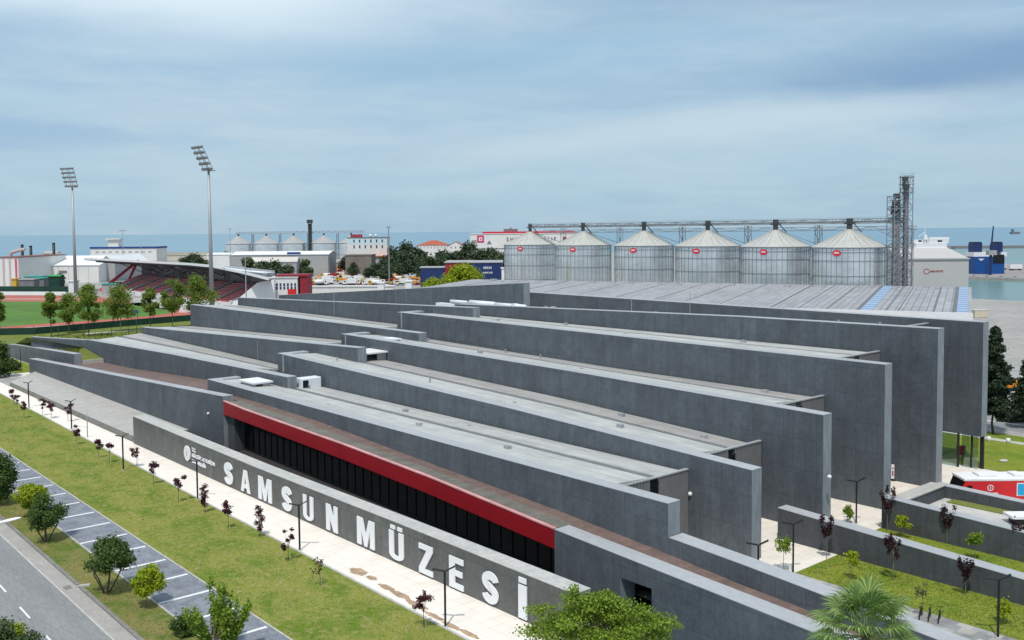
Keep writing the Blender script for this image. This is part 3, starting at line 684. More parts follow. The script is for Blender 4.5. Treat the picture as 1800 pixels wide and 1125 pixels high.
# stepped metal air duct at the end of the short wall
b = MB(ST); b.box(-129.6, -127.8, 68.2, 70.9, 6.9, 8.3); b.box(-127.8, -126.0, 68.0, 71.2, 6.9, 8.6); dct = b.build('air_duct', 'bluish_white', mus, bevel=.15)
b = MB(ST); b.box(-126.0, -125.95, 68.1, 69.0, 7.1, 8.3); b.build('duct_opening', 'black_window', dct)
b = MB(ST)
for i, (s, L, r) in enumerate(((-146, 5, .28), (-140, 7, .5), (-132.6, 8, .42))): b.bar((s, 110.6, 16.75), (s+L, 110.6, 16.75), r, 0, 10)
b.box(-150, -124.5, 110.0, 111.3, 15.6, 16.25); b.box(-128, -127, 110.2, 111.2, 16.25, 17.2); b.build('rooftop_duct', 'bluish_white', mus)
qv = random.Random(12)
for k in range(3, 8):
    t0 = RW[k][0]+TH; t1 = RW[k+1][0]
    for j in range(7):
        s = qv.uniform(-136, -62); t = t0+qv.choice((.22, .72))*(t1-t0)+qv.uniform(-.6, .6); z = (lerp(RW[k][1], s)-.14)*(1-(t-t0)/(t1-t0))+lerp(FAR[k], s)*(t-t0)/(t1-t0)
        b = MB(ST)
        if j % 3 == 0: b.box(s, s+.7, t, t+.5, z-.05, z+.32)
        elif j % 3 == 1: b.bar((s, t, z-.05), (s, t, z+.45), .09, 0, 8); b.bar((s, t, z+.42), (s, t, z+.52), .17, 0, 8)
        else: b.box(s, s+.35, t, t+.35, z-.02, z+.08)
        b.build('roof_vent', 'panel_grey' if j % 2 else 'pole_grey', mus)
def conductor(x, y0, t, h):
    r = ray(x, y0); k = t/float(r@V); s = float(r@U)*k; z = float(r[2])*k+EYE
    b = MB(ST); b.bar((s, t, z-h), (s, t, z), .045, 0, 6); b.build('lightning_rod', 'pole_grey', mus)
conductor(587, 515, 101.3, 4.5); conductor(1110, 522, 113, 6.0); conductor(453, 600, 77.6, 4); conductor(1213, 512, 119.8, 4)
for (x, y, t) in ((366, 727, 55.9), (1213, 868, 71.7), (1458, 838, 83.5)):
    r = ray(x, y); k = t/float(r@V); p = tuple(float(r[i])*k+(EYE if i == 2 else 0) for i in range(3))
    b = MB(); b.ball(p, .22, .22, .2); q = b.build('security_camera', 'white_paint', mus)
# pale downpipes at the far ends of three walls
for (k, ds) in ((4, 1.9), (5, 1.4), (6, 1.4)):
    t, tab = RW[k]; s = tab[0][0]+ds; b = MB(ST); b.box(s, s+.22, t-.14, t-.02, lerp(tab, s)-2.8, lerp(tab, s)-.15); b.build('downpipe', 'coping', mus)
for s, t, h, lbl in ((-53.5, 119.8, 4.2, 0), (-52.2, 120.6, 4.2, 0), (-51.1, 121.0, 4.2, 0)):
    b = MB(ST); b.box(s-.09-(.12 if s > -51.5 else 0), s+.09+(.12 if s > -51.5 else 0), t-.15, t+.15, 0, 4.25); b.build('support_column', 'steel_dark', mus)
for sa, sb_ in ((-53.35, -52.35), (-52.05, -51.3)): b = MB(ST); b.box(sa, sb_, 120.38, 120.42, .05, 4.15); b.build('glass_panel', 'clear_glass', mus)
b = MB(ST); b.box(-56.5, -53.65, 119.8, 119.84, .05, 4.15); b.build('glass_panel', 'clear_glass', mus)
# low angled wall running left from the second short wall's far end
_a = np.array(ST(-218.3, 66.8, 0)); _b = np.array(gp(58, 591.5, 6.4)); _n = np.array([-(_b-_a)[1], (_b-_a)[0], 0]); _n = _n/np.linalg.norm(_n)*.45
P_ = [tuple((_a-_n)[:2]), tuple((_b-_n)[:2]), tuple((_b+_n)[:2]), tuple((_a+_n)[:2])]
b = MB(); b.hexa(P_, 0, [6.9, 6.3, 6.3, 6.9]); w = b.build('return_wall', 'cladding', mus)
b = MB(); b.hexa(P_, [6.905, 6.305, 6.305, 6.905], [7.0, 6.4, 6.4, 7.0]); b.build('coping', 'coping', w)

# ------------------------------------------------------------------ sign wall
sw = thing('sign_wall', 'long low dark grey wall in front of the museum carrying big white letters', 'wall', ST(-92, 48, 0), URZ)
SWT = [(-138.6, 4.0), (-99.7, 3.72), (-71.3, 3.8), (-48.7, 3.75)]
w = blade(SWT, 47.8, -4, parent=sw, name='wall_slab', m='cladding_sign', cop='coping_sign', th=1.65, ov=.012)
LET = [('S', -107.91, -105.6, 2.95, .42), ('A', -103.42, -101.1, 2.87, .35), ('M', -98.97, -95.78, 2.93, .35), ('S', -93.41, -91.2, 2.93, .38), ('U', -88.72, -86.6, 2.93, .36), ('N', -84.0, -81.8, 2.95, .33),
       ('M', -78.17, -75.14, 2.95, .33), ('Ü', -72.67, -70.35, 3.45, .36), ('Z', -67.99, -65.95, 2.85, .25), ('E', -63.6, -61.67, 2.85, .22), ('S', -59.21, -57.19, 2.82, .28), ('İ', -54.76, -53.81, 3.42, .22)]
def wallpt(s, z, off=.0): return ST(s, 47.8-off, z)
def strip(pts, hw):
    """quads along a centre line with mitred edges; pts in metres"""
    out = []; L = []; Rr = []
    for i, p in enumerate(pts):
        a = pts[max(0, i-1)]; c = pts[min(len(pts)-1, i+1)]; dx, dy = c[0]-a[0], c[1]-a[1]; l = math.hypot(dx, dy)
        L.append((p[0]-dy/l*hw, p[1]+dx/l*hw)); Rr.append((p[0]+dy/l*hw, p[1]-dx/l*hw))
    return L+Rr[::-1]
def glyph(ch, w, h):
    S = lambda P: [(x*w, y*h) for x, y in P]
    if ch == 'E': return [S([(0, 0), (1, 0), (1, .18), (.4, .18), (.4, .41), (.92, .41), (.92, .59), (.4, .59), (.4, .82), (1, .82), (1, 1), (0, 1)])]
    if ch == 'Z': return [S([(0, 0), (1, 0), (1, .18), (.42, .18), (1, .82), (1, 1), (0, 1), (0, .82), (.56, .82), (0, .18)])]
    if ch == 'N': return [S([(0, 0), (.32, 0), (.32, .5), (.66, 0), (1, 0), (1, 1), (.68, 1), (.68, .5), (.34, 1), (0, 1)])]
    if ch == 'M': return [S([(0, 0), (.25, 0), (.25, .6), (.42, .0), (.58, 0), (.75, .6), (.75, 0), (1, 0), (1, 1), (.68, 1), (.5, .42), (.32, 1), (0, 1)])]
    if ch == 'A':
        xi = lambda y: .30+.2*y/.74
        return [S([(0, 0), (.30, 0), (xi(.17), .17), (1-xi(.17), .17), (.70, 0), (1, 0), (.68, 1), (.32, 1)][:0] or [(0, 0), (.30, 0), (xi(.18), .18), (xi(.36), .36), (.5, .74), (.5, 1), (.32, 1)]), S([(1, 0), (.68, 1), (.5, 1), (.5, .74), (1-xi(.36), .36), (1-xi(.18), .18), (.70, 0)]), S([(xi(.18), .18), (1-xi(.18), .18), (1-xi(.36), .36), (xi(.36), .36)])]
    if ch in 'UÜ':
        k = .84 if ch == 'Ü' else 1.0; sw_ = .33; rx, ry = .5, .20*k
        o = [(0, k)]+[(.5-rx*math.cos(a), ry+.0-ry*math.sin(a)) for a in [math.pi*i/16 for i in range(17)]]+[(1, k), (1-sw_, k)]
        inn = [(.5+(.5-sw_)*math.cos(a), ry-(ry-.13)*math.sin(a)) for a in [math.pi*i/10 for i in range(11)]]
        P = [S(o+inn+[(sw_, k)])]
        if ch == 'Ü': P += [S([(.10, .89), (.42, .89), (.42, 1), (.10, 1)]), S([(.58, .89), (.90, .89), (.90, 1), (.58, 1)])]
        return P
    if ch == 'İ': return [S([(0, 0), (1, 0), (1, .82), (0, .82)]), S([(.05, .87), (.95, .87), (.95, 1), (.05, 1)])]
    if ch == 'S':
        hw = .165*w; rx = .5*w-hw; ry = .29*h-hw*.9; c1 = (.5*w, h-hw*.9-ry); c2 = (.5*w, hw*.9+ry)
        P = [(c1[0]+rx*math.cos(a), c1[1]+ry*math.sin(a)) for a in [R(v) for v in range(5, 231, 15)]]
        P += [(c2[0]+rx*math.cos(a), c2[1]+ry*math.sin(a)) for a in [R(v) for v in range(50, -176, -15)]]
        return [strip(P, hw)]
for ch, s0, s1, zt, zb in LET:
    b = MB()
    for P in glyph(ch, s1-s0, zt-zb):
        ar = sum(P[i][0]*P[(i+1) % len(P)][1]-P[(i+1) % len(P)][0]*P[i][1] for i in range(len(P)))
        if ar < 0: P = P[::-1]
        f = [wallpt(s0+x, zb+y, .14) for x, y in P]; k = [wallpt(s0+x, zb+y, .04) for x, y in P]; n = len(P)
        b.add(f+k, [tuple(range(n)), tuple(range(2*n-1, n-1, -1))]+[(i+n, (i+1) % n+n, (i+1) % n, i) for i in range(n)])
    lo = b.build('letter', 'white_letter', sw); lo['label'] = 'large white capital letter %s' % ch
b = MB(); c0 = np.array(wallpt(-119.05, 1.98, .02)); n = 40
for rr0, rr1, d0, d1 in ((0, .98, 0, .10),):
    pts = [tuple(c0+U*rr1*math.cos(a)+np.array([0, 0, rr1*math.sin(a)])-V*d1) for a in [2*math.pi*i/n for i in range(n)]]
    bk = [tuple(np.array(p)+V*.1) for p in pts]; b.add(pts+bk, [tuple(range(n))]+[(i+n, (i+1) % n+n, (i+1) % n, i) for i in range(n)])
em = b.build('emblem', 'white_letter', sw)
b = MB()
for k in range(16):     # faint ring and sun mark cut into the disc
    a = 2*math.pi*k/16; p = c0-V*.112
    e1 = p+U*.62*math.cos(a)+np.array([0, 0, .62*math.sin(a)]); e2 = p+U*.74*math.cos(a)+np.array([0, 0, .74*math.sin(a)]); b.bar(tuple(e1), tuple(e2), .035, 0, 4)
b.bar(tuple(c0-V*.112+np.array([0, 0, -.35])), tuple(c0-V*.112+np.array([0, 0, .35])), .10, 0, 4)
b.build('emblem_mark', 'panel_grey', em)
b = MB()
for body, s0, wd, z, h in (('T.C.', -117.55, 1.2, 2.5, .5), ('KÜLTÜR VE TURİZM', -117.55, 6.9, 1.8, .58), ('BAKANLIĞI', -117.55, 4.3, 1.05, .58)):
    text_into(b, body, wallpt(s0, z, .06), U, (0, 0, 1), 1.0, .06, bold=.045, fit=wd, fith=h)
b.build('ministry_lettering', 'white_letter', sw)

# ------------------------------------------------------------------ garden walls
def gwall(label, tab, t, th, loc):
    r = thing('garden_wall', label, 'wall', loc, URZ); blade(tab, t, 0, parent=r, name='wall_slab', m='cladding_garden', th=th, ov=.012); return r
g1 = gwall('long dark grey garden wall with a pale coping behind the striped tile walk', [(-52.6, 3.05), (-30, 2.15), (12, .9)], 79.2, 1.45, ST(-30, 79.9, 0))
g2 = thing('planter_wall', 'dark grey walled planter with paved floor beside the red bus', 'wall', ST(-40, 94, 0), URZ)
blade([(-47.5, 3.2), (-35, 2.75), (-10, 2.0)], 89.6, 0, parent=g2, name='wall_slab', m='cladding_garden', th=1.2, ov=.012)
blade([(-46.6, 3.0), (-10, 2.3)], 99.0, 0, parent=g2, name='wall_slab', m='cladding_garden', th=1.1, ov=.012)
b = MB(ST); b.box(-46.9, -45.5, 90.85, 98.94, 0, 3.0); w = b.build('wall_slab', 'cladding_garden', g2)
b = MB(ST); b.box(-47.0, -45.4, 90.85, 98.94, 3.0, 3.12); b.build('coping', 'slab_beige', w)
b = MB(ST); b.box(-45.49, -10, 90.82, 98.98, 0, 1.7); b.build('planter_floor', 'concrete_pale', g2)
b = MB(ST); b.hexa([(-44.6, 97.4), (-10, 97.2), (-10, 98.9), (-44.6, 98.9)], 1.69, 1.8); b.build('grass_strip', 'lawn_bank', g2)
# ================================================================== large warehouse with the seamed pale roof
def hnode(): pass
hr = np.array(gp(1703.5, 551, 10.5)); hf = np.array(gp(1703.5, 505, 12.3)); hw = hf-hr; HL = float(np.hypot(hw[0], hw[1])); hw = hw/HL; hw[2] = 0; he = np.array([-hw[1], hw[0], 0.0])
HRZ = math.atan2(-he[1], -he[0])          # local X runs right (towards the sea side), local Y runs away
hfl = np.array(gp(872, 487, 12.3)); HWID = float((hfl-hf)@he)
def HT(x, y, z): return (hr[0]-he[0]*x+hw[0]*y, hr[1]-he[1]*x+hw[1]*y, z)
def hx_of(x, y, z=10.5): return float((np.array(gp(x, y, z))-hr)@(-he))
def rooftile():
    m = bpy.data.materials.new('ribbed_roof'); m.use_nodes = True; t = m.node_tree; k = NG(t); b = t.nodes['Principled BSDF']; b.inputs['Roughness'].default_value = .55
    oc = k.n('ShaderNodeTexCoord').outputs['Object']; br = k.n('ShaderNodeTexBrick', offset=0.0); t.links.new(oc, br.inputs['Vector'])
    for kk, vv in (('Color1', (.30, .30, .315, 1)), ('Color2', (.38, .378, .388, 1)), ('Mortar', (.15, .15, .17, 1)), ('Scale', 1.0), ('Mortar Size', .10), ('Brick Width', 1.7), ('Row Height', 3.4)): br.inputs[kk].default_value = vv
    c = k.mix(.7, br.outputs[0], k.ramp(k.noise(k.mapping(oc, (1, .15, 1)), .25, 5, .7), [(.3, .75), (.7, 1.2)]), 'MULTIPLY')
    t.links.new(c, b.inputs['Base Color']); M['ribbed_roof'] = m
rooftile()
slatmat('skylight', (.34, .42, .52), (.07, .20, .46), 5.5, 1, .28)
slatmat('container_ribs', (.62, .55, .43), (.52, .46, .36), .4, 0, .4)
wh = thing('port_warehouse', 'huge low warehouse with pale ribbed roof and blue skylight strips behind the museum', 'warehouse', HT(-60, 30, 0), HRZ)
b = MB(HT); b.hexa([(-HWID, 0), (0, 0), (0, HL), (-HWID, HL)], -.2, [10.3, 10.3, 12.1, 12.1]); b.build('wall', 'wall_grey', wh)
b = MB(HT); b.hexa([(-HWID-.5, -.5), (.6, -.5), (.6, HL+.5), (-HWID-.5, HL+.5)], [10.3, 10.3, 12.1, 12.1], [10.5, 10.5, 12.3, 12.3]); rf = b.build('roof', 'ribbed_roof', wh)
b = MB(HT); b.hexa([(-60, -1.0), (.8, -1.0), (.8, -.52), (-60, -.52)], 9.0, 10.7); b.build('fascia', 'white_paint', wh)
def rz_(y): return 10.5+1.8*y/HL
seams = []
for x in (1640, 1579, 1556, 1448, 1396, 1343): seams.append((hx_of(x, 545), .5 if x in (1448, 1343, 1640) else .28))
q = seams[-1][0]-14
while q > -HWID: seams.append((q, .25+.3*rnd.random())); q -= 9+rnd.random()*9
b = MB(HT)
for x, w_ in seams: b.hexa([(x, .3), (x+w_, .3), (x+w_, HL-.3), (x, HL-.3)], [rz_(0)-.01, rz_(0)-.01, rz_(HL)-.01, rz_(HL)-.01], [rz_(0)+.05, rz_(0)+.05, rz_(HL)+.05, rz_(HL)+.05])
b.build('roof_seam', 'roof_gutter', rf)
for xa, xb in ((hx_of(1512, 545), hx_of(1533, 546)), (-2.6, -.3)):
    b = MB(HT); b.hexa([(xa, .6), (xb, .6), (xb, HL-.6), (xa, HL-.6)], [rz_(0)-.02, rz_(0)-.02, rz_(HL)-.02, rz_(HL)-.02], [rz_(0)+.12, rz_(0)+.12, rz_(HL)+.12, rz_(HL)+.12]); b.build('skylight_strip', 'skylight', rf)
    b = MB(HT); b.hexa([(xa-1.0, .5), (xa-.02, .5), (xa-.02, HL-.5), (xa-1.0, HL-.5)], [rz_(0)-.01]*2+[rz_(HL)-.01]*2, [rz_(0)+.06]*2+[rz_(HL)+.06]*2); b.build('roof_seam', 'roof_gutter', rf)
b = MB(HT)
for q in range(0):
    x = -rnd.random()*HWID*.95-3; y = HL-2-rnd.random()*12; b.box(x, x+1.6, y, y+.8, rz_(y), rz_(y)+.5)
for q in range(20):
    x = -rnd.random()*HWID*.95-3; y = HL-2-rnd.random()*10; b = MB(HT); b.box(x, x+1.6, y, y+.8, rz_(y), rz_(y)+.5); b.build('roof_vent', 'panel_grey', rf)
# a beige shipping container on the yard beyond
def simple_box(name, label, cat, c, L, Wd, H, m, rz=0, group=None):
    b = MB(); ca, sa = math.cos(rz), math.sin(rz)
    b.T = lambda x, y, z: (c[0]+x*ca-y*sa, c[1]+x*sa+y*ca, c[2]+z)
    b.box(-L/2, L/2, -Wd/2, Wd/2, 0, H); o = b.build(name, m, loc=c, rz=rz, bevel=.06); return put(o, label, cat, group)
cb = thing('shipping_container', 'small beige container with ribbed sides on the quay yard right of the warehouse roof', 'container', gp(1722, 558), 0)
c0_ = gp(1722, 558)
b = MB(lambda x, y, z: (c0_[0]+x, c0_[1]+y, z)); b.box(-2.2, 2.2, -1.2, 1.2, .1, 2.4); b.build('body', 'container_ribs', cb)
b = MB(lambda x, y, z: (c0_[0]+x, c0_[1]+y, z)); b.box(-2.3, 2.3, -1.3, 1.3, 2.4, 2.6); b.build('roof', 'wall_cream', cb)

# ================================================================== grain silos
SIL_T = 288.0
def on_t(x, y, t):
    r = ray(x, y); k = t/float(r@V); return float(r[0]*k), float(r[1]*k), float(r[2]*k)+EYE
def silo(c, rad, ze, zt, label, group, detail=True, logo=None, mats=('galv', 'galv_roof')):
    r = thing('grain_silo', label, 'silo', (c[0], c[1], 0), 0, group)
    n = 48 if detail else 24
    b = MB(); prof = [(rad, 0)]; z = 0
    nz = int(ze/1.15) if detail else 8
    for i in range(nz): z0 = ze*i/nz; z1 = ze*(i+1)/nz; prof += [(rad, z0+.02), (rad+.035, (z0+z1)/2)]
    prof += [(rad, ze)]
    b.lathe((c[0], c[1], 0), prof, n); body = b.build('shell', mats[0], r)
    b = MB()
    for f in ((.36, .62, .82, .935) if detail else (.5,)):
        b.lathe((c[0], c[1], 0), [(rad+.02, ze*f-.14), (rad+.2, ze*f-.14), (rad+.2, ze*f+.14), (rad+.02, ze*f+.14)], n, 0, False)
    b.lathe((c[0], c[1], 0), [(rad+.02, ze-.35), (rad+.42, ze-.3), (rad+.42, ze-.05), (rad+.02, ze-.05)], n, 0, False)
    b.build('wind_ring', 'galv_dark', body)
    if detail:
        b = MB()
        for i in range(42):
            a = 2*math.pi*i/42; p = (c[0]+(rad+.06)*math.cos(a), c[1]+(rad+.06)*math.sin(a)); b.bar((*p, 0), (*p, ze-.4), .10, 0, 4)
        b.build('stiffener', 'galv_dark', body)
    b = MB(); b.lathe((c[0], c[1], 0), [(rad+.35, ze), (rad*.5, ze+(zt-ze)*.5), (1.0, zt)], n, 0, False); ro = b.build('roof', mats[1], r)
    if detail:
        b = MB()
        for i in range(24):
            a = 2*math.pi*i/24; b.bar((c[0]+(rad+.3)*math.cos(a), c[1]+(rad+.3)*math.sin(a), ze+.03), (c[0]+math.cos(a), c[1]+math.sin(a), zt+.03), .07, 0, 4)
        b.build('roof_rib', 'galv_roof', ro)
    b = MB(); b.box(c[0]-.7, c[0]+.7, c[1]-.7, c[1]+.7, zt, zt+1.7)
    if detail: b.box(c[0]-1.5, c[0]+1.5, c[1]-.9, c[1]+.9, zt+1.7, zt+2.2); b.box(c[0]-.8, c[0]+.9, c[1]-.6, c[1]+.6, zt+2.2, zt+3.6); b.bar((c[0]+1.2, c[1], zt+2.1), (c[0]+3.6, c[1]-1, zt-.9), .22)
    b.build('head_box', 'lattice_dark', r)
    if logo is not None:
        an = logo; N = np.array([math.cos(an), math.sin(an), 0]); X = np.array([-math.sin(an), math.cos(an), 0]); cc = np.array([c[0], c[1], ze-1.75])+N*(rad+.30)
        b = MB(); m_ = 24; pts = [tuple(cc+X*1.35*math.cos(a)+np.array([0, 0, .98*math.sin(a)])) for a in [2*math.pi*i/m_ for i in range(m_)]]; bk = [tuple(np.array(p)-N*.25) for p in pts]
        b.add(pts+bk, [tuple(range(m_))]+[(i+m_, (i+1) % m_+m_, (i+1) % m_, i) for i in range(m_)]); d = b.build('emblem_disc', 'logo_red', r)
        b = MB(); e = cc+N*.02
        for (x0, x1, z0, z1) in ((-.85, .85, -.14, .14), (-.5, -.15, .14, .42), (.15, .5, .14, .42)):
            p = [tuple(e+X*xx+np.array([0, 0, zz])) for xx, zz in ((x0, z0), (x1, z0), (x1, z1), (x0, z1))]; b.poly(p)
        b.build('emblem_mark', 'white_paint', d)
    return r
SX = (932, 1025, 1132, 1244, 1363, 1493)
scs = [on_t(x, 440, SIL_T) for x in SX]
dd = ['leftmost, overlapping the white mall behind', 'second from left, before the mall lettering', 'third from the left', 'fourth from the left', 'fifth, second from the lattice tower', 'right end, next to the lattice tower']
for i, c in enumerate(scs):
    cdir = math.atan2(-c[1], -c[0]); silo(c, 11.6+(.15 if i in (1, 3) else 0), 23.9, 29.6, 'galvanised grain silo with red disc, '+dd[i], 'row of big galvanised grain silos', True, cdir-.33-.01*(5-i))
# walkway gantry above the row, with its lattice legs
def truss(b, p, q, h, w, nseg, r=.10):
    p = np.array(p, float); q = np.array(q, float); d = (q-p)/np.linalg.norm(q-p); sd = np.array([-d[1], d[0], 0])*w/2; up = np.array([0, 0, h])
    pts = [[p+(q-p)*i/nseg+o for o in (sd, -sd, sd+up, -sd+up)] for i in range(nseg+1)]
    for o in range(4): b.bar(tuple(pts[0][o]), tuple(pts[-1][o]), r*1.2)
    for i in range(nseg+1):
        for a, c in ((0, 1), (2, 3), (0, 2), (1, 3)): b.bar(tuple(pts[i][a]), tuple(pts[i][c]), r*.7)
        if i < nseg:
            for a, c in (((0, 2), (1, 3)) if i % 2 == 0 else ((2, 0), (3, 1))): b.bar(tuple(pts[i][a]), tuple(pts[i+1][c]), r*.7)
def mast(b, c, z0, z1, w, step, r=.09, rot=0.0):
    ca, sa = math.cos(rot), math.sin(rot)
    P = [(c[0]+(x*ca-y*sa)*w/2, c[1]+(x*sa+y*ca)*w/2) for x, y in ((-1, -1), (1, -1), (1, 1), (-1, 1))]
    for p in P: b.bar((*p, z0), (*p, z1), r*1.3)
    z = z0; k = 0
    while z < z1-.01:
        zn = min(z+step, z1)
        for i in range(4):
            a, c_ = P[i], P[(i+1) % 4]; b.bar((*a, zn), (*c_, zn), r*.8)
            if (i+k) % 2: b.bar((*a, z), (*c_, zn), r*.6)
            else: b.bar((*c_, z), (*a, zn), r*.6)
        z = zn; k += 1
tw = on_t(1584, 440, 290.0)
gn = thing('silo_gantry', 'grey steel conveyor walkway running over the tops of the big silos', 'walkway', (scs[3][0], scs[3][1], 0), 0)
b = MB(); a0 = np.array(scs[0]); a1 = np.array(tw); a0[2] = 31.3; a1[2] = 31.6
truss(b, a0+V*.5, a1+V*.5, 1.4, 2.2, 44, .14); b.build('truss', 'lattice', gn)
b = MB(); b.bar(tuple(a0+V*.5+np.array([0, 0, .5])), tuple(a1+V*.5+np.array([0, 0, .5])), .42, 0, 4); b.bar(tuple(a0+V*.5+np.array([0, 0, 1.9])), tuple(a1+V*.5+np.array([0, 0, 1.9])), .06, 0, 4); b.build('conveyor', 'lattice', gn)
b = MB(); truss(b, a0+V*9+np.array([0, 0, -2.3]), a1+V*9+np.array([0, 0, -2.3]), 1.2, 1.6, 34, .11); b.build('truss', 'lattice', gn)
for i in range(5):
    c = (np.array(scs[i])+np.array(scs[i+1]))/2+V*4.5; b = MB(); mast(b, c, 0, 31, 1.7, 3.2, .10, URZ); b.build('lattice_leg', 'lattice', gn)
    b = MB(); b.bar((scs[i+1][0], scs[i+1][1], 29.8), (c[0], c[1], 24.5), .14); b.bar((scs[i][0], scs[i][1], 29.8), (c[0], c[1], 24.5), .14); b.build('brace', 'lattice', gn)
# elevator tower
et = thing('elevator_tower', 'tall grey lattice grain elevator tower with platforms at the right end of the silos', 'tower', (tw[0], tw[1], 0), URZ)
def zpx(y, D, x=1584): return EYE-(y-(HY+HS*(x-PCX)))*D/F_PX
DT = tw[1]
tr_ = on_t(1592, 440, 291.0); tl = on_t(1575, 440, 288.5)
b = MB(); mast(b, tr_, 0, zpx(310, DT), 2.7, 2.6, .11, .2); b.build('lattice_frame', 'lattice', et)
b = MB(); mast(b, tl, 0, zpx(345, DT), 4.0, 2.0, .12, .2); b.build('lattice_frame', 'lattice', et)
b = MB()
for k, (dx, dy) in enumerate(((-.7, 0), (.5, .4), (0, -.6))): b.bar((tr_[0]+dx, tr_[1]+dy, 0), (tr_[0]+dx, tr_[1]+dy, zpx(318+8*k, DT)), .26, 0, 6)
for k, (dx, dy) in enumerate(((-.8, 0), (.7, .4), (0, -.9))): b.bar((tl[0]+dx, tl[1]+dy, 0), (tl[0]+dx, tl[1]+dy, zpx(350+12*k, DT)), .3, 0, 6)
b.box(tl[0]-1.0, tl[0]+.9, tl[1]-.9, tl[1]+.9, 0, zpx(372, DT)); b.box(tr_[0]-.75, tr_[0]+.55, tr_[1]-.6, tr_[1]+.6, 0, zpx(330, DT)); b.build('bucket_elevator', 'lattice', et)
b = MB()
for y, c in ((312, tr_), (324, tr_), (338, tr_), (352, tl), (368, tl), (382, tl)):
    z = zpx(y, DT); b.box(c[0]-1.9, c[0]+1.9, c[1]-1.9, c[1]+1.9, z-.12, z+.02)
    for sx in (-1, 1): b.bar((c[0]+sx*1.85, c[1]-1.85, z+1), (c[0]+sx*1.85, c[1]+1.85, z+1), .05)
    b.bar((c[0]-1.85, c[1]-1.85, z+1), (c[0]+1.85, c[1]-1.85, z+1), .05)
b.build('platform', 'lattice', et)
b = MB()
for x, y, w_ in ((1589, 316, 1.1), (1591, 330, 1.2), (1575, 345, 1.3), (1574, 357, 1.6), (1570, 366, 1.0), (1577, 374, 1.2)):
    p = on_t(x, 440, 288); z = zpx(y, DT); b.box(p[0]-w_*.6, p[0]+w_*.6, p[1]-.8, p[1]+.8, z-w_*.6, z+w_*.6); b.bar((p[0], p[1], z), (p[0]-w_*1.2, p[1]-1, z-w_*1.9), .25)
b.build('drive_motor', 'lattice_dark', et)
b = MB(); b.bar((tr_[0]-1.9, tr_[1]-1.2, 26), (tr_[0]-8.5, tr_[1], 29), .12); b.bar((tr_[0]-3.8, tr_[1]-1.2, zpx(365, DT)), (tr_[0]-1, tr_[1], zpx(365, DT)), .2)
mast(b, (tr_[0]+.2, tr_[1]-2.6), 0, 30, 1.6, 2.4, .07); b.build('stair_cage', 'lattice', et)

# ================================================================== generic far building
def facing(x0, x1, D, rz=0.0):
    """local frame: X along the front from pixel column x0 to x1 at distance D, Y away"""
    p = dp(x0, HY, D); q = dp(x1, HY, D); W_ = q[0]-p[0]
    ca, sa = math.cos(rz), math.sin(rz)
    def T(x, y, z): return (p[0]+x*ca-y*sa, p[1]+x*sa+y*ca, z)
    return T, W_, p
def zat(y, D, x=900): return EYE-(y-(HY+HS*(x-PCX)))*D/F_PX
def building(name, label, x0, x1, D, ytop, depth, wallm, roofm=None, ridge=None, gable='x', win=(), winm='navy', rz=0.0, z0=0.0, eave=.4, cat='building', group=None, band=None):
    T, W_, p = facing(x0, x1, D, rz); zt = zat(ytop, D, (x0+x1)/2)
    r = thing(name, label, cat, T(W_/2, depth/2, 0), rz, group)
    b = MB(T); b.box(0, W_, 0, depth, z0-.3, zt)
    if ridge and gable == 'x':      # ridge runs along the front
        rzz = zat(ridge, D+depth/2, (x0+x1)/2)
        b.add([(0, 0, zt), (0, depth, zt), (0, depth/2, rzz-.2)], [(0, 1, 2)]); b.add([(W_, 0, zt), (W_, depth, zt), (W_, depth/2, rzz-.2)], [(0, 2, 1)])
    if ridge and gable == 'y':
        rzz = zat(ridge, D, (x0+x1)/2); b.add([(0, 0, zt), (W_, 0, zt), (W_/2, 0, rzz-.2)], [(0, 1, 2)])
    b.build('wall', wallm, r)
    b = MB(T); e = eave
    if ridge and gable == 'x':
        b.add([(-e, -e, zt), (W_+e, -e, zt), (W_+e, depth/2, rzz), (-e, depth/2, rzz), (W_+e, depth+e, zt), (-e, depth+e, zt)], [(0, 1, 2, 3), (3, 2, 4, 5)]); b.add([(-e, -e, zt), (W_+e, -e, zt), (W_+e, -e, zt+.35), (-e, -e, zt+.35)], [(0, 1, 2, 3)])
    elif ridge and gable == 'y':
        b.add([(-e, -e, zt-.1), (W_/2, -e, rzz), (W_/2, depth+e, rzz), (-e, depth+e, zt-.1), (W_+e, -e, zt-.1), (W_+e, depth+e, zt-.1)], [(0, 1, 2, 3), (1, 4, 5, 2)])
    elif ridge and gable == 'hip':
        rzz = zat(ridge, D+depth/2, (x0+x1)/2); h_ = min(depth/2, W_*.4)
        b.add([(-e, -e, zt), (W_+e, -e, zt), (W_+e, depth+e, zt), (-e, depth+e, zt), (h_, depth/2, rzz), (W_-h_, depth/2, rzz)], [(0, 1, 5, 4), (1, 2, 5), (2, 3, 4, 5), (3, 0, 4)])
    else: b.box(-e, W_+e, -e, depth+e, zt, zt+.5)
    ro = b.build('roof', roofm or wallm, r)
    if band:
        b = MB(T); b.box(-e-.1, W_+e+.1, -e-.15, -e-.05, zt-band[1], zt+.6); b.box(W_+e+.05, W_+e+.15, -e, depth, zt-band[1], zt+.6); b.build('fascia', band[0], r)
    if win:
        for (fx, fy, n, m_, ww, wh_) in win:     # grids of windows
            for i in range(n):
                for j in range(m_):
                    cx = W_*(fx[0]+(fx[1]-fx[0])*(i+.5)/n); cz = fy[0]+(fy[1]-fy[0])*((j+.5)/m_)
                    b = MB(T); b.box(cx-ww/2, cx+ww/2, -.08, .02, cz-wh_/2, cz+wh_/2); b.build('window', winm, r)
    return r, T, W_, zt
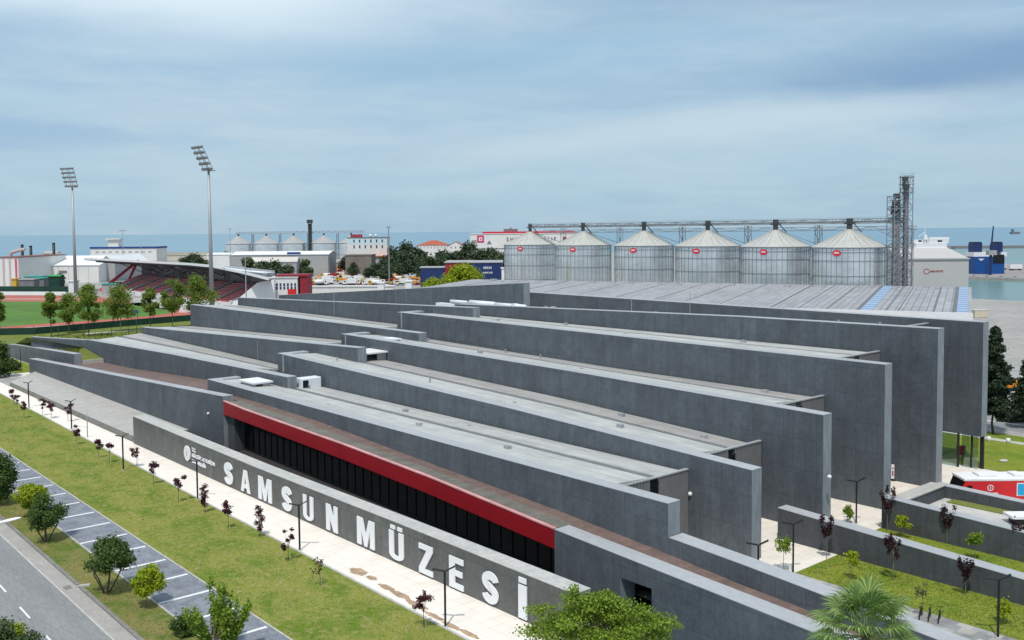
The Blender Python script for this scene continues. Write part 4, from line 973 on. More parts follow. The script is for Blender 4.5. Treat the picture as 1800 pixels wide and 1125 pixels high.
# grey hall on the quay with the ring emblem
r, T, W_, zt = building('quay_hall', 'windowless pale grey hall with a small maroon ring emblem right of the lattice tower', 1594, 1704, 430, 455, 44, 'hall_grey', 'hall_grey', 435.5, 'x')
b = MB(T); b.box(-.3, W_+.3, -.5, -.1, zt-.35, zt+.1); b.build('gutter', 'panel_grey', r)
b = MB(T); n = 28; cxx, czz = W_*.325, zat(477, 430, 1640)
for i in range(n-4):
    a = 2*math.pi*(i+3)/n; a2 = 2*math.pi*(i+4)/n
    b.add([(cxx+R_*math.cos(q)*1.15, -.06, czz+R_*math.sin(q)) for R_, q in ((.95, a), (1.25, a), (1.25, a2), (.95, a2))], [(0, 1, 2, 3)])
text_into(b, 'SAMSUNPORT', T(cxx+1.1, -.06, czz-.45), (1, 0, 0), (0, 0, 1), 1, .05, bold=.02, fit=6.6, fith=.95)
b.build('emblem', 'logo_maroon', r)
# white mall with red roof edge and lettering
r, T, W_, zt = building('shopping_mall', 'big white building with red roof edge and magenta square logo behind the silos', 826, 1010, 760, 411, 70, 'wall_white', 'wall_white', None, win=())
b = MB(T); b.box(W_*.12, W_+.2, -.3, 60, zt+.5, zt+1.9); b.build('roof_edge', 'logo_red', r)
b = MB(T); b.box(W_*.0, W_*.55, -.2, 0, zat(437.5, 760), zat(436, 760)); b.build('ledge', 'grey_print', r)
X0 = (838-826)/184*W_; b = MB(T); k = 760/F_PX
def MR(x0, x1, y0, y1, m, nm, off=-.12):
    bb = MB(T); bb.box((x0-826)*k, (x1-826)*k, off, 0, zat(y1, 760), zat(y0, 760)); return bb.build(nm, m, r)
q = MR(838.5, 850.5, 413.5, 426, 'magenta', 'square_logo'); MR(841.5, 847.5, 416.5, 423, 'white_paint', 'logo_centre', -.2); MR(843.4, 845.8, 418.4, 421, 'magenta', 'logo_centre', -.26)
for i in range(4): MR(829+i*2.3, 830.6+i*2.3, 421.5, 428, 'grey_print', 'wall_lettering')
b = MB(T); kx = (855.5-826)*k; b.add([(kx, -.1, zat(429, 760)), (kx+4.2*k*2, -.1, zat(429, 760)), (kx+4.2*k, -.1, zat(422, 760))], [(0, 1, 2)]); b.build('triangle_logo', 'grey_print', r)
b = MB(T)
text_into(b, 'S H N', T((890-826)*k, -.1, zat(424, 760)), (1, 0, 0), (0, 0, 1), 1, .08, bold=.03, fit=22*k, fith=7*k)
text_into(b, 'A L I F', T((954-826)*k, -.1, zat(424, 760)), (1, 0, 0), (0, 0, 1), 1, .08, bold=.03, fit=23*k, fith=7*k); b.build('wall_lettering', 'grey_print', r)
b = MB(T); b.lathe((0, 0, 0), [(0, 0)], 3) if False else None
b.box((989.5-826)*k, (995.5-826)*k, -.15, 0, zat(424, 760), zat(416.5, 760)); b.build('round_logo', 'logo_maroon', r)
b = MB(T); b.box((885-826)*k, (910-826)*k, 8, 14, zt+.5, zt+4.0); b.box((896-826)*k, (899-826)*k, 8, 10, zt+4, zt+5.2); b.build('roof_plant', 'grey_print', r)
# far silos with their elevator
for i, x in enumerate((419, 468, 516, 569, 617)):
    c = dp(x, HY, 860); silo(c, 11.4, 20.6, 27.6, 'small distant silo, %s' % ('leftmost of the far group', 'second from left of the far group', 'middle one of the far group', 'fourth from left of the far group', 'rightmost, half hidden by the white office')[i], 'distant grain silos beyond the stadium', False, None, ('galv', 'wall_grey'))
fg = thing('silo_gantry', 'thin dark walkway over the distant silos with one slim elevator mast', 'walkway', dp(545, HY, 862)[:2]+(0,), 0)
b = MB(); p = dp(415, HY, 860); q = dp(640, HY, 860); truss(b, (p[0], 860, 29.3), (q[0], 860, 29.9), 1.6, 2, 40, .14); b.build('truss', 'lattice', fg)
for x in (444, 492, 542, 593):
    p = dp(x, HY, 866); b = MB(); mast(b, p, 0, 29, 1.6, 4.5, .16); b.build('lattice_leg', 'lattice', fg)
p = dp(545, HY, 856); b = MB(); mast(b, p, 0, 39, 2.6, 3.5, .2); b.box(p[0]-.8, p[0]+.8, 855.5, 857, 0, 38); b.box(p[0]-2.4, p[0]+2.2, 854, 858, 38.4, 41.5); b.box(p[0]-1.2, p[0]+1.4, 855, 857, 34, 36.5); b.build('elevator_mast', 'lattice_dark', fg)
# white and pale blue office on the far side of the yard
r, T, W_, zt = building('harbour_office', 'white and pale blue office block on the skyline with a red roof sign', 610, 680, 700, 418, 16, 'wall_white', 'grey_print', None, win=(((.1, .95), (zat(424, 700), zat(419, 700)), 6, 1, 1.0, 2.2), ((.1, .95), (zat(434, 700), zat(429, 700)), 6, 1, 1.0, 2.2)))
k = 700/F_PX
b = MB(T); b.box(.2, W_-.2, -.06, 0, zat(427, 700), zt-.6); b.build('upper_storey', 'pale_blue_wall', r)
b = MB(T); b.box(2.5, 11, .5, .8, zt+.5, zt+2.6); b.build('roof_sign', 'dark_red', r)
b = MB(T); text_into(b, 'TMO', T(3, .35, zt+.8), (1, 0, 0), (0, 0, 1), 1, .06, bold=.03, fit=7, fith=1.5); b.build('roof_lettering', 'pink_red', r)
b = MB(T); b.box(.3, .35, 0, 0.1, zt, zt+.1); b.ball((16.5, 3, zt+1.6), 1, 1, 1.2); b.ball((20.5, 3, zt+1.6), .9, .9, 1.1); b.build('water_tank', 'white_paint', r)
building('quay_shed', 'narrow grey shed with orange roof edge under the white office', 655, 688, 690, 451, 10, 'panel_grey', 'roof_orange', None, eave=1.0)
building('villa', 'wide white house with a red hipped tile roof on the skyline', 733, 788, 800, 431, 22, 'wall_white', 'roof_tile', 422.5, 'hip', win=(((.05, .95), (10, 19), 8, 2, .9, 1.4),), winm='wall_grey')
building('villa', 'white gable fronted house joined to the red roofed house', 786, 815, 796, 433, 26, 'wall_white', 'roof_tile', 424.5, 'y', win=(((.1, .9), (10, 19), 3, 2, .9, 1.4),), winm='grey_print')
def shed(lbl, x0, x1, D, yt, dep, wm, rm, ridge=None, gb='x', nm='storage_shed', **k): return building(nm, lbl, x0, x1, D, yt, dep, wm, rm, ridge, gb, **k)
r, T, W_, zt = shed('dark red warehouse block with a grey flat roof among the trees', 781, 826, 520, 462, 30, 'container_red', 'panel_grey')
shed('long dark blue container like shed left of the red warehouse', 738, 779, 500, 471, 12, 'navy', 'panel_grey')
r, T, W_, zt = shed('navy warehouse block with white lettering left of the first silo', 824, 882, 505, 462, 30, 'navy', 'panel_grey')
b = MB(T); text_into(b, 'ARKAS', T(W_*.42, -.06, zt-3.2), (1, 0, 0), (0, 0, 1), 1, .05, bold=.02, fit=4.6, fith=1.3); text_into(b, 'ARKAS', T(W_*.40, -.06, zt-5.6), (1, 0, 0), (0, 0, 1), 1, .05, bold=.02, fit=5.4, fith=.9); b.build('wall_lettering', 'white_paint', r)
shed('tiny white kiosk box beside the first silo', 881, 889, 470, 472, 3, 'white_paint', 'white_paint')
# left background: halls, stacks, white blue edged building
r, T, W_, zt = shed('long white hall with a low pitched roof and blue door signs behind the track', 30, 171, 600, 467, 60, 'wall_white', 'roof_white', 449.5, 'x', win=(((.1, .32), (.2, 4.2), 5, 1, 1.1, 3.4),), winm='wall_grey')
for xa, xb, m_ in ((46, 66, 'blue_edge'), (101, 115, 'grey_print')):
    k = 600/F_PX; b = MB(T); b.box((xa-30)*k, (xb-30)*k, -.2, 0, zat(473.5, 600), zat(469, 600)); b.build('door_sign', m_, r)
b = MB(T)
for i in range(1, 8): b.box(W_*i/8-.15, W_*i/8+.15, -.15, 0, 0, zt-.3)
b.build('pilaster', 'wall_cream', r)
r, T, W_, zt = shed('grey gable ended hall wing right of the long white hall', 171, 200, 612, 463, 56, 'wall_grey', 'roof_white', 449.5, 'y')
r, T, W_, zt = shed('white and pink striped hall at the left edge', -14, 30, 560, 453, 60, 'wall_white', 'roof_brown', None)
for i in range(4): b = MB(T); b.box(W_*(.12+.25*i), W_*(.2+.25*i), -.12, 0, 0, zt-.6); b.build('stripe', 'pink_red' if i > 2 else 'wall_pink', r)
b = MB(); p = dp(20, 444, 566); q = dp(33, 440, 566); q2 = dp(44, 438, 566); q3 = dp(43, 446, 566)
b.bar(p, q, .9, 0, 6); b.bar(q, q2, .9, 0, 6); b.bar(p, (p[0]-1, p[1], p[2]-3), .9, 0, 6); put(b.build('roof_pipe', 'wall_pink'), 'bent pinkish pipe on the roof of the striped hall', 'pipe')
for i, (x, y0, y1, D, w_) in enumerate(((38, 430, 449, 640, .9), (53, 432, 453, 640, .8), (93.5, 427, 450, 640, .9))):
    p = dp(x, HY, D); b = MB(); b.bar((p[0], D, 0), (p[0], D, zat(y0, D, x)), 1.1, 0, 10, .85); b.bar((p[0], D, zat(y0, D, x)-.6), (p[0], D, zat(y0, D, x)+.1), 1.0, 0, 10)
    put(b.build('chimney_stack', 'steel_dark'), 'dark slim chimney stack, %s of three behind the white hall' % ('leftmost', 'middle', 'rightmost')[i], 'chimney')
shed('small pale rooftop block next to the rightmost dark chimney', 74, 96, 650, 446, 8, 'wall_cream', 'panel_grey', 441, 'x')
r, T, W_, zt = building('port_office', 'long white flat building with a bright blue roof edge in front of the sea', 158, 274, 1000, 434.5, 30, 'wall_white', 'wall_grey', None, band=('blue_edge', 1.3), win=(((.05, .95), (9, 14), 9, 1, 3.4, 1.6),), winm='wall_grey')
k = 1000/F_PX; b = MB(T); b.box((187-158)*k, (205-158)*k, 3, 12, zt, zat(421, 1000, 200)); b.box((184-158)*k, (209-158)*k, 1, 14, zat(421, 1000, 200), zat(420, 1000, 200)+.4); b.build('rooftop_block', 'wall_white', r)
shed('low beige shed roof on the shore between the floodlight poles', 275, 372, 1080, 449, 30, 'wall_cream', 'dirt_pale', 443.5)
shed('low white roof on the shore right of the tall floodlight', 362, 402, 800, 448, 20, 'wall_white', 'roof_white', 444)
r, T, W_, zt = shed('long low white roofed market hall with arched front beyond the stadium', 404, 576, 640, 448, 30, 'wall_grey', 'roof_white', 441.5, 'x')
b = MB(T); b.box(W_*.58, W_*.72, -.3, -.1, zt-.2, zt+1.8); b.build('blue_panel', 'blue_edge', r)
shed('pale grey long wall of the market yard', 430, 520, 590, 461, 10, 'wall_grey', 'wall_cream', 452)
shed('small house with an orange roof beyond the stadium', 548, 562, 720, 459, 10, 'wall_cream', 'roof_orange', 452)
shed('light grey hut right of the orange roofed house', 566, 606, 730, 462, 10, 'wall_grey', 'panel_grey', 456)
shed('small orange roofed canteen in the vehicle yard', 577, 597, 690, 474, 8, 'wall_white', 'roof_orange', 468, 'hip')
shed('flat white canopy shed in the vehicle yard', 562, 608, 700, 477, 6, 'wall_grey', 'roof_white')
shed('grey two storey workshop in the vehicle yard', 540, 566, 720, 470, 12, 'panel_grey', 'panel_grey', win=(((.1, .9), (1, 7), 4, 2, 1, 1),), winm='navy')
shed('brownish unfinished block under the white office', 606, 652, 640, 449, 20, 'wall_brown', 'wall_brown')
shed('long low white wall strip along the front of the yard', 545, 690, 455, 504, 3, 'wall_white', 'wall_white')
shed('low white gatehouse of the vehicle yard', 662, 673, 440, 498, 4, 'white_paint', 'white_paint')
shed('low white site cabin near the bright green tree', 711, 722, 440, 495, 4, 'white_paint', 'white_paint')
# sheds behind the track, left
shed('green topped stall behind the track', 58, 74, 520, 490, 6, 'grey_print', 'teal_sheet')
shed('bright green stall roof behind the track', 82, 101, 515, 486, 6, 'fence_green', 'green_sheet', 483, 'x')
shed('teal stall roof left of the green one', 40, 70, 530, 487, 8, 'panel_grey', 'teal_sheet')
shed('dark grey container hut with a flat roof behind the track', 30, 56, 505, 492, 6, 'grey_print', 'panel_grey')
shed('small white cabin at the foot of the left floodlight', 117, 129, 500, 495, 4, 'white_paint', 'white_paint')
shed('teal roofed kiosk beside the grandstand trees', 176, 201, 480, 500, 5, 'wall_grey', 'teal_sheet')
shed('yellow painted hut behind the track', 17, 25, 510, 491, 4, 'yellow_paint', 'yellow_paint')

# ================================================================== grandstand
gs = thing('grandstand', 'stadium grandstand with rows of red seats under a sweeping white roof', 'grandstand', ST(-430, 180, 0), URZ)
GS0, GS1 = -522, -370
b = MB(ST); nr = 11
for i in range(nr):
    t0 = 168+i*1.65; z1 = 2.0+i*.62; b.box(GS0, GS1, t0, t0+1.65, -.2, z1-.30)
b.build('terrace', 'concrete_pale', gs)
blocks = [(-520, -507), (-505, -486), (-484, -466), (-464, -446), (-444, -425), (-423, -404), (-402, -388), (-386, -371)]
for j, (sa, sb) in enumerate(blocks):
    b = MB(ST)
    for i in range(nr): t0 = 168.25+i*1.65; z1 = 2.0+i*.62; b.box(sa+.8, sb-.8, t0, t0+1.35, z1-.299, z1+.05)
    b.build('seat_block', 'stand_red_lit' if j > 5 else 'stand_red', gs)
b = MB(ST); b.box(GS0, GS1, 167.4, 167.95, -.2, 1.9)
b.build('front_wall', 'white_paint', gs)
b = MB(ST); b.box(GS0, GS1, 187.0, 188, -.2, 13.0); b.build('rear_wall', 'grey_print', gs)
for j in range(7): s = GS0+12+j*20; b = MB(ST); b.box(s, s+13, 186.75, 186.95, 9.2, 11.6); b.build('press_window', 'black_window', gs)
b = MB(ST)   # raked side wall at the near end
prof = [(167.4, 2.6), (190, 11.6), (192.2, 11.6)]
v = [(GS1, 167.4, 0), (GS1, 192.2, 0), (GS1, 192.2, 10.6), (GS1, 188, 10.4), (GS1, 167.4, 2.4)]
b.add(v+[(s+11, t, z) for s, t, z in v], [(4, 3, 2, 1, 0), (5, 6, 7, 8, 9), (3, 4, 9, 8), (2, 3, 8, 7), (0, 5, 9, 4), (1, 2, 7, 6)]); b.build('side_wall', 'white_paint', gs)
RZ = [(-540, 16.6), (-400, 16.6), (-376, 16.2), (-350, 14.6), (-326, 12.6)]
sk = lambda s: s-max(0, (s+380))*1.0      # the roof's near corner is cut back
b = MB(ST)
for (a, za), (c, zc) in zip(RZ, RZ[1:]): b.hexa([(a, 163), (c, 163), (sk(c), 193), (sk(a), 193)], [za, zc, zc-3.2, za-3.2], [za+1.0, zc+1.0, zc-2.4, za-2.4])
gr_ = b.build('roof', 'white_letter', gs)
b = MB(ST)
for (a, za), (c, zc) in zip(RZ, RZ[1:]): b.hexa([(a, 163.3), (c, 163.3), (sk(c), 192.8), (sk(a), 192.8)], [za-.35, zc-.35, zc-3.5, za-3.5], [za-.02, zc-.02, zc-3.22, za-3.22])
b.build('roof_underside', 'grey_print', gr_)
b = MB(ST)
for s in range(-530, -350, 22): b.bar((s, 166, lerp(RZ, s)-1.0), (s, 191, lerp(RZ, s)-3.6), .45); b.bar((s, 190.5, 9), (s, 178, lerp(RZ, s)-2), .3)
b.build('roof_beam', 'grey_print', gs)
for (a, c) in (((-524, 166, 0), (-524, 186, 15.8)), ((-524, 178, 0), (-524, 186, 15.8)), ((-532, 168, 0), (-528, 188, 15.8)), ((-524, 170, 4), (-524, 182, 4)), ((-510, 188, 0), (-510, 190, 15.8))): b = MB(ST); b.bar(a, c, .7, 0, 6); b.build('pylon_leg', 'pink_red', gs)
b = MB(ST)
for j in range(7): s = GS0+14+j*20; b.hexa([(s, 167.2), (s+2.6, 167.2), (s+2.6, 185.9), (s, 185.9)], [1.7, 1.7, 8.3, 8.3], [2.0, 2.0, 8.7, 8.7])
b.build('aisle', 'concrete_pale', gs)
r, T, W_, zt = building('stadium_office', 'white stadium office with small square windows and a maroon canopy', 478, 521, 372, 488, 12, 'wall_white', 'wall_white', None, win=(((.08, .98), (zat(506, 372), zat(494, 372)), 6, 2, .7, 1.1),))
b = MB(T); b.box(1, W_+4, -.5, 11, zt+.5, zt+1.1); b.box(W_+1, W_+4, 0, 8, 0, zt+.5); b.build('maroon_canopy', 'dark_red', r)
b = MB(T); b.box(W_*.6, W_*.95, -.3, -.05, .5, zat(505, 372)); b.build('red_door', 'red_paint', r)
Pw = [dp(x, y, 369) for x, y in ((406, 536), (452, 497), (482, 491), (482, 540))]  # added sun-facing white panel, standing in for the grandstand's brightly lit side
b = MB(); v_ = [tuple(p) for p in Pw]+[(p[0], p[1]+2, p[2]) for p in Pw]; b.add([(x, y, max(z, 0) if i % 4 in (0, 3) else z) for i, (x, y, z) in enumerate(v_)], [(0, 3, 2, 1), (4, 5, 6, 7), (0, 1, 5, 4), (1, 2, 6, 5), (2, 3, 7, 6), (3, 0, 4, 7)]); b.build('added_sunlit_panel', 'white_letter', r)
# low white stand boxes on the infield edge
for i, (x, y) in enumerate(((240, 532), (262, 536), (292, 541), (318, 543), (327, 549))):
    p = gp(x, y); simple_box('team_shelter', 'white pitchside shelter, number %s from the left below the grandstand' % ('one', 'two', 'three', 'four', 'five')[i], 'shelter', p, 5, 2.2, 1.7, 'white_paint', .4, 'white pitchside shelters')

# ================================================================== floodlights
def floodlight(x, ybase, ztop, label, lean_az, rz_head, tilt=.36):
    p = gp(x, ybase); r = thing('floodlight_mast', label, 'floodlight', p, 0)
    zh = ztop-9.5; b = MB(); b.bar((p[0], p[1], 0), (p[0], p[1], zh), .95, 0, 12, .42); b.build('pole', 'pole_grey', r)
    # tilted head with five rows of lamps
    ca, sa = math.cos(rz_head), math.sin(rz_head); fr = MB()
    def P(u, v, w=0):   # u across, v up the frame
        xx, yy, zz = u, -w-v*math.sin(tilt)*1.0, v*math.cos(tilt)
        return (p[0]+xx*ca-yy*sa, p[1]+xx*sa+yy*ca, zh+zz)
    for u_ in (-3.6, -.6, .6, 3.6): fr.bar(P(u_, -.3 if abs(u_) < 1 else .5), P(u_, 9.8), .14)
    for v_ in (.6, 2.9, 5.2, 7.5, 9.7): fr.bar(P(-4.0, v_), P(4.0, v_), .26)
    fr.box(p[0]-2.4, p[0]+2.4, p[1]-1.2, p[1]+1.2, zh-.4, zh-.1)
    h = fr.build('head_frame', 'pole_grey', r)
    for v_ in (.6, 2.9, 5.2, 7.5, 9.7):
        for i in range(7):
            u_ = -3.7+i*1.23; lm = MB(); a = P(u_, v_, -.05); c = P(u_, v_-.35, .75); lm.bar(a, c, .42, 0, 8, .66); lm.build('lamp', 'galv_dark', h)
    return r
floodlight(133.3, 515, 64, 'tall grey stadium floodlight mast with a square lamp frame, left and farther one', 0, -.35, .30)
floodlight(373, 546, 64, 'tall grey stadium floodlight mast leaning lamp frame, right and nearer one', 0, -.8, .45)

# ================================================================== ships and pier
def hull(b, T, L, Wd, z0, z1, mi=0, bow=.2):
    P = [(0, -Wd/2), (L*(1-bow), -Wd/2), (L, 0), (L*(1-bow), Wd/2), (0, Wd/2)]; b.hexa(P, z0, z1, mi)
D = 640; p = dp(1601, HY, D); Tf = lambda x, y, z: (p[0]+x, p[1]+y, z); k = D/F_PX
fy = thing('ferry', 'white ferry with mast and bridge moored behind the grey hall', 'ship', (p[0]+35*k, D, 0), 0)
b = MB(Tf); b.hexa([(0, -6), (60*k, -6), (72*k, 0), (60*k, 6), (0, 6)], -1.5, 16.5); b.build('hull', 'white_paint', fy)
b = MB(Tf); b.box(4*k, 58*k, -5, 5, 16.5, zat(427, D, 1640)); b.box(28*k, 62*k, -4.5, 4.5, zat(427, D, 1640), zat(419, D, 1640)); b.hexa([(30*k, -4), (64*k, -4), (54*k, 4), (34*k, 4)], zat(419, D, 1640), zat(417, D, 1640)); b.box(2*k, 18*k, -3, 3, zat(427, D, 1640), zat(421, D, 1640)); b.build('deckhouse', 'white_paint', fy)
b = MB(Tf); b.box(42*k, 50*k, -4.62, -4.5, zat(427, D, 1640)+.8, zat(422, D, 1640)); b.box(8*k, 14*k, -5.1, -5, zat(431, D), zat(428, D)); b.box(36*k, 72*k, -6.1, -6.02, 16.0, 16.5); b.build('bridge_window', 'steel_dark', fy)
b = MB(Tf); b.bar((25*k, 0, 20), (25*k, 0, zat(400, D, 1630)), .5, 0, 6, .2); b.bar((25*k, 0, zat(414, D)), (14*k, 0, 24), .25); b.box(23*k, 28*k, -1, 1, 22, zat(419, D)); b.build('mast', 'white_paint', fy)
D = 620; p = dp(1702, HY, D); Tg = lambda x, y, z: (p[0]+x, p[1]+y, z); k = D/F_PX
cs = thing('cargo_ship', 'bright blue cargo ship with a white deck and two dark blue funnels', 'ship', (p[0]+30*k, D, 0), 0)
b = MB(Tg); b.hexa([(3*k, -7), (55*k, -7), (63*k, 0), (55*k, 7), (3*k, 7)], -1, zat(450.5, D, 1730)); b.build('hull', 'ship_blue', cs)
b = MB(Tg); b.box(2*k, 36*k, -6.5, 6.5, zat(450.5, D, 1730), zat(443, D, 1730)); b.box(53*k, 63*k, -4, 4, zat(450.5, D, 1730), zat(443, D, 1730)); b.build('deckhouse', 'white_paint', cs)
for x0, x1 in ((4.5, 21), (43, 57)):
    b = MB(Tg); b.hexa([(x0*k, -3), (x1*k, -3), (x1*k, 3), (x0*k, 3)], zat(444, D, 1730), [zat(427, D, 1730)]*2+[zat(427, D, 1730)]*2); q = b.build('funnel', 'navy', cs)
    b = MB(Tg); b.box(x0*k+.3, x1*k-.3, -2.9, 2.9, zat(427, D, 1730), zat(425, D, 1730)); b.build('funnel_cap', 'steel_dark', q)
b = MB(Tg); b.box(35*k, 54*k, -7.3, -7.05, zat(462, D, 1740), zat(447, D, 1740)); b.build('loading_door', 'black_paint', cs)
b = MB(Tg); b.add([(9*k, -7.15, zat(454, D, 1720)), (20*k, -7.15, zat(454, D, 1720)), (14*k, -7.15, zat(458, D, 1720))], [(0, 2, 1)]); b.build('hull_mark', 'bluish_white', cs)
D = 600; p = dp(1742, HY, D); k = D/F_PX
cr = thing('harbour_crane', 'slim dark blue harbour crane jib rising beside the cargo ship', 'crane', (p[0], D, 0), 0)
b = MB(); b.bar((p[0], D, 0), (p[0]+.2, D, zat(430, D, 1742)), 1.1, 0, 6, .8); b.build('tower', 'navy', cr)
b = MB(); b.bar((p[0], D, zat(448, D, 1742)), (p[0]+4*k, D, zat(397, D, 1742)), .7, 0, 4, .35); b.build('jib', 'navy', cr)
b = MB(); b.box(p[0]-2, p[0]+3, D-2, D+2, zat(448, D, 1742), zat(440, D, 1742)); b.build('cab', 'wall_grey', cr)
p = dp(1783, 407.5, 4200); b = MB(); k = 4200/F_PX; q = gp(1783, 411)
pp = dp(1777, HY, 4200); b.hexa([(pp[0], 4190), (pp[0]+13*k, 4190), (pp[0]+16*k, 4200), (pp[0]+13*k, 4210), (pp[0], 4210)], -2, 8); b.box(pp[0]+2*k, pp[0]+4*k, 4193, 4207, 8, 20)
put(b.build('freighter', 'grey_print'), 'tiny dark freighter on the open sea near the right edge', 'ship')
# ================================================================== plants
rg = np.random.default_rng(11)
def leaf_arrays(blobs, n, size, aspect=1.0, up=.25, jitter=.5, shell=.55):
    """many small leaf quads scattered through ellipsoid clumps"""
    B = np.array([b_[:6] for b_ in blobs], float); w = np.array([b_[3]*b_[4]*b_[5] for b_ in blobs])**.75; w /= w.sum()
    k = rg.choice(len(B), n, p=w); d = rg.normal(size=(n, 3)); d /= np.linalg.norm(d, axis=1)[:, None]
    rad = rg.random(n)**shell*(1+.28*np.abs(rg.normal(size=n))); ctr = B[k, :3]+d*B[k, 3:]*rad[:, None]*1.12
    nrm = d*.8+rg.normal(size=(n, 3))*.7; nrm[:, 2] += up; nrm /= np.linalg.norm(nrm, axis=1)[:, None]
    t = np.cross(nrm, rg.normal(size=(n, 3))); t /= np.linalg.norm(t, axis=1)[:, None]; bt = np.cross(nrm, t)
    s = size*(1-jitter/2+rg.random(n)*jitter)[:, None]/2
    a, c = t*s*aspect, bt*s
    bend = nrm*s*.25
    V_ = np.stack([ctr-a-c*.6, ctr+a-c*.6+bend, ctr+a*.55+c+bend, ctr-a*.55+c], 1).reshape(-1, 3)
    return V_
def leaf_mesh(name, V_, m, parent, extra=None):
    n = len(V_)//4; me = bpy.data.meshes.new(name); me.vertices.add(len(V_)); me.vertices.foreach_set('co', V_.astype(np.float32).ravel())
    me.loops.add(n*4); me.loops.foreach_set('vertex_index', np.arange(n*4, dtype=np.int32)); me.polygons.add(n)
    me.polygons.foreach_set('loop_start', np.arange(0, n*4, 4, dtype=np.int32)); me.polygons.foreach_set('loop_total', np.full(n, 4, dtype=np.int32))
    me.materials.append(M[m]); me.update(calc_edges=True)
    o = bpy.data.objects.new(name, me); C.objects.link(o)
    if parent is not None: o.parent = parent; FR[o.name] = FR[parent.name]
    return o
def limb(b, pts, r0, r1, n=6):
    m = len(pts)-1
    for i in range(m): b.bar(pts[i], pts[i+1], r0+(r1-r0)*i/m, 0, n, r0+(r1-r0)*(i+1)/m)
def make_tree(name, label, cat, loc, h, crown, leafm, n, size, trunk_r=.15, stems=1, bark='bark', fork=.3, group=None, spread=.3, aspect=1.0, shell=.55, limbs=True):
    """crown: list of clumps in metres relative to the base"""
    r = thing(name, label, cat, loc, 0, group); L = loc
    b = MB(lambda x, y, z: (x+L[0], y+L[1], z+L[2]))
    cz = sum(c[2] for c in crown)/len(crown)
    for k in range(stems):
        a = 2*math.pi*k/stems+.4; ox, oy = (0, 0) if stems == 1 else (.12*math.cos(a)*stems*.3, .12*math.sin(a)*stems*.3)
        tx, ty = (0, 0) if stems == 1 else (spread*math.cos(a)*h*.25, spread*math.sin(a)*h*.25)
        f = (tx+ox+rnd.uniform(-.05, .05)*h*.3, ty+oy+rnd.uniform(-.05, .05)*h*.3, h*fork)
        limb(b, [(ox, oy, -.05), ((f[0]+ox)/2+.02*h*rnd.uniform(-1, 1), (f[1]+oy)/2, h*fork*.5), f], trunk_r, trunk_r*.7)
        if limbs:
            cs = crown if stems == 1 else crown[k::stems]
            for c in cs: limb(b, [f, ((f[0]+c[0])/2, (f[1]+c[1])/2, (f[2]+c[2])/2+.05*h), (c[0], c[1], c[2])], trunk_r*.55, trunk_r*.12, 5)
    b.build('trunk', bark, r)
    leaf_mesh('crown', leaf_arrays(crown, n, size, aspect, shell=shell), leafm, r)
    return r
def clumps(h0, h1, rw, n, r0, seed, flat=.75, hollow=0.0, power=1.0):
    q = random.Random(seed); out = []
    for i in range(n):
        z = h0+(h1-h0)*q.random(); f = math.sin(math.pi*min(1, max(0, (z-h0)/(h1-h0)*.86+.12)))**power
        a = q.random()*6.283; rr = rw*f*(hollow+(1-hollow)*q.random()**.6); rad = r0*(.5+.9*q.random())
        out.append((rr*math.cos(a), rr*math.sin(a), z, rad, rad, rad*flat))
    return out
# --- bushes and trees of the parking verge
def hz_at(x, ytop, D): return EYE-(ytop-(HY+HS*(x-PCX)))*D/F_PX
def P2(x, y): return gp(x, y)
pb = P2(187, 1042); make_tree('round_shrub_tree', 'dark olive many stemmed tree beside the parking bays, right of the two', 'tree', pb, 4.5, clumps(1.9, 4.4, 1.8, 22, .52, 3, .85, .25), 'leaf_dark', 7600, .16, .07, 5, 'bark', .42, 'dark many stemmed verge trees', .9)
pb = P2(82, 952); make_tree('round_shrub_tree', 'dark olive many stemmed tree beside the yellow green bush, left of the two', 'tree', pb, 4.4, clumps(1.8, 4.2, 1.65, 20, .52, 8, .85, .25), 'leaf_dark', 6800, .16, .07, 4, 'bark', .42, 'dark many stemmed verge trees', .8)
pb = P2(257, 1066); make_tree('young_yellow_tree', 'small bright yellow green tree standing right of the larger dark tree', 'tree', pb, 3.1, clumps(1.3, 3.0, 1.15, 13, .42, 21, .8, .3), 'leaf_yellow', 5200, .15, .05, 1, 'bark_pale', .4, 'bright yellow green verge trees')
pb = P2(55, 905); make_tree('young_yellow_tree', 'wide bright yellow green bush behind the left dark verge tree', 'tree', pb, 3.4, clumps(1.2, 3.2, 1.75, 17, .55, 5, .75, .3), 'leaf_yellow', 8000, .17, .06, 2, 'bark_pale', .35, 'bright yellow green verge trees')
pb = P2(-4, 888); make_tree('verge_tree', 'dark dense tree cut by the left picture edge at the parking bays', 'tree', pb, 5.0, clumps(1.6, 4.8, 1.7, 16, .8, 15, .9, .2), 'leaf_dark', 11000, .2, .09, 1)
pb = P2(395, 1130); rr_ = make_tree('open_sapling', 'tall airy sapling with upright light green shoots over the parking bays', 'tree', pb, 5.4, [], 'leaf_fresh', 4, .2, .06) if False else None
L = P2(385, 1150); cl = []
q = random.Random(4)
for k in range(17):
    a = q.random()*6.283; rr = q.random()**.7*2.9; zt = 4.9-rr*.75+q.uniform(-.5, .7)
    for j in range(4): cl.append((rr*math.cos(a)*(.55+.45*j/3), rr*math.sin(a)*(.55+.45*j/3), zt*(.45+.55*j/3), .24, .24, .42))
make_tree('open_sapling', 'tall airy sapling with upright light green shoots over the parking bays', 'tree', L, 4.6, cl, 'leaf_green', 5200, .17, .05, 3, 'bark_pale', .25, None, .6)
make_tree('verge_bush', 'low dark green bush at the foot of the airy sapling', 'bush', P2(325, 1118), 1.6, clumps(.3, 1.3, .9, 9, .4, 31, .8), 'leaf_dark', 3600, .14, .04)
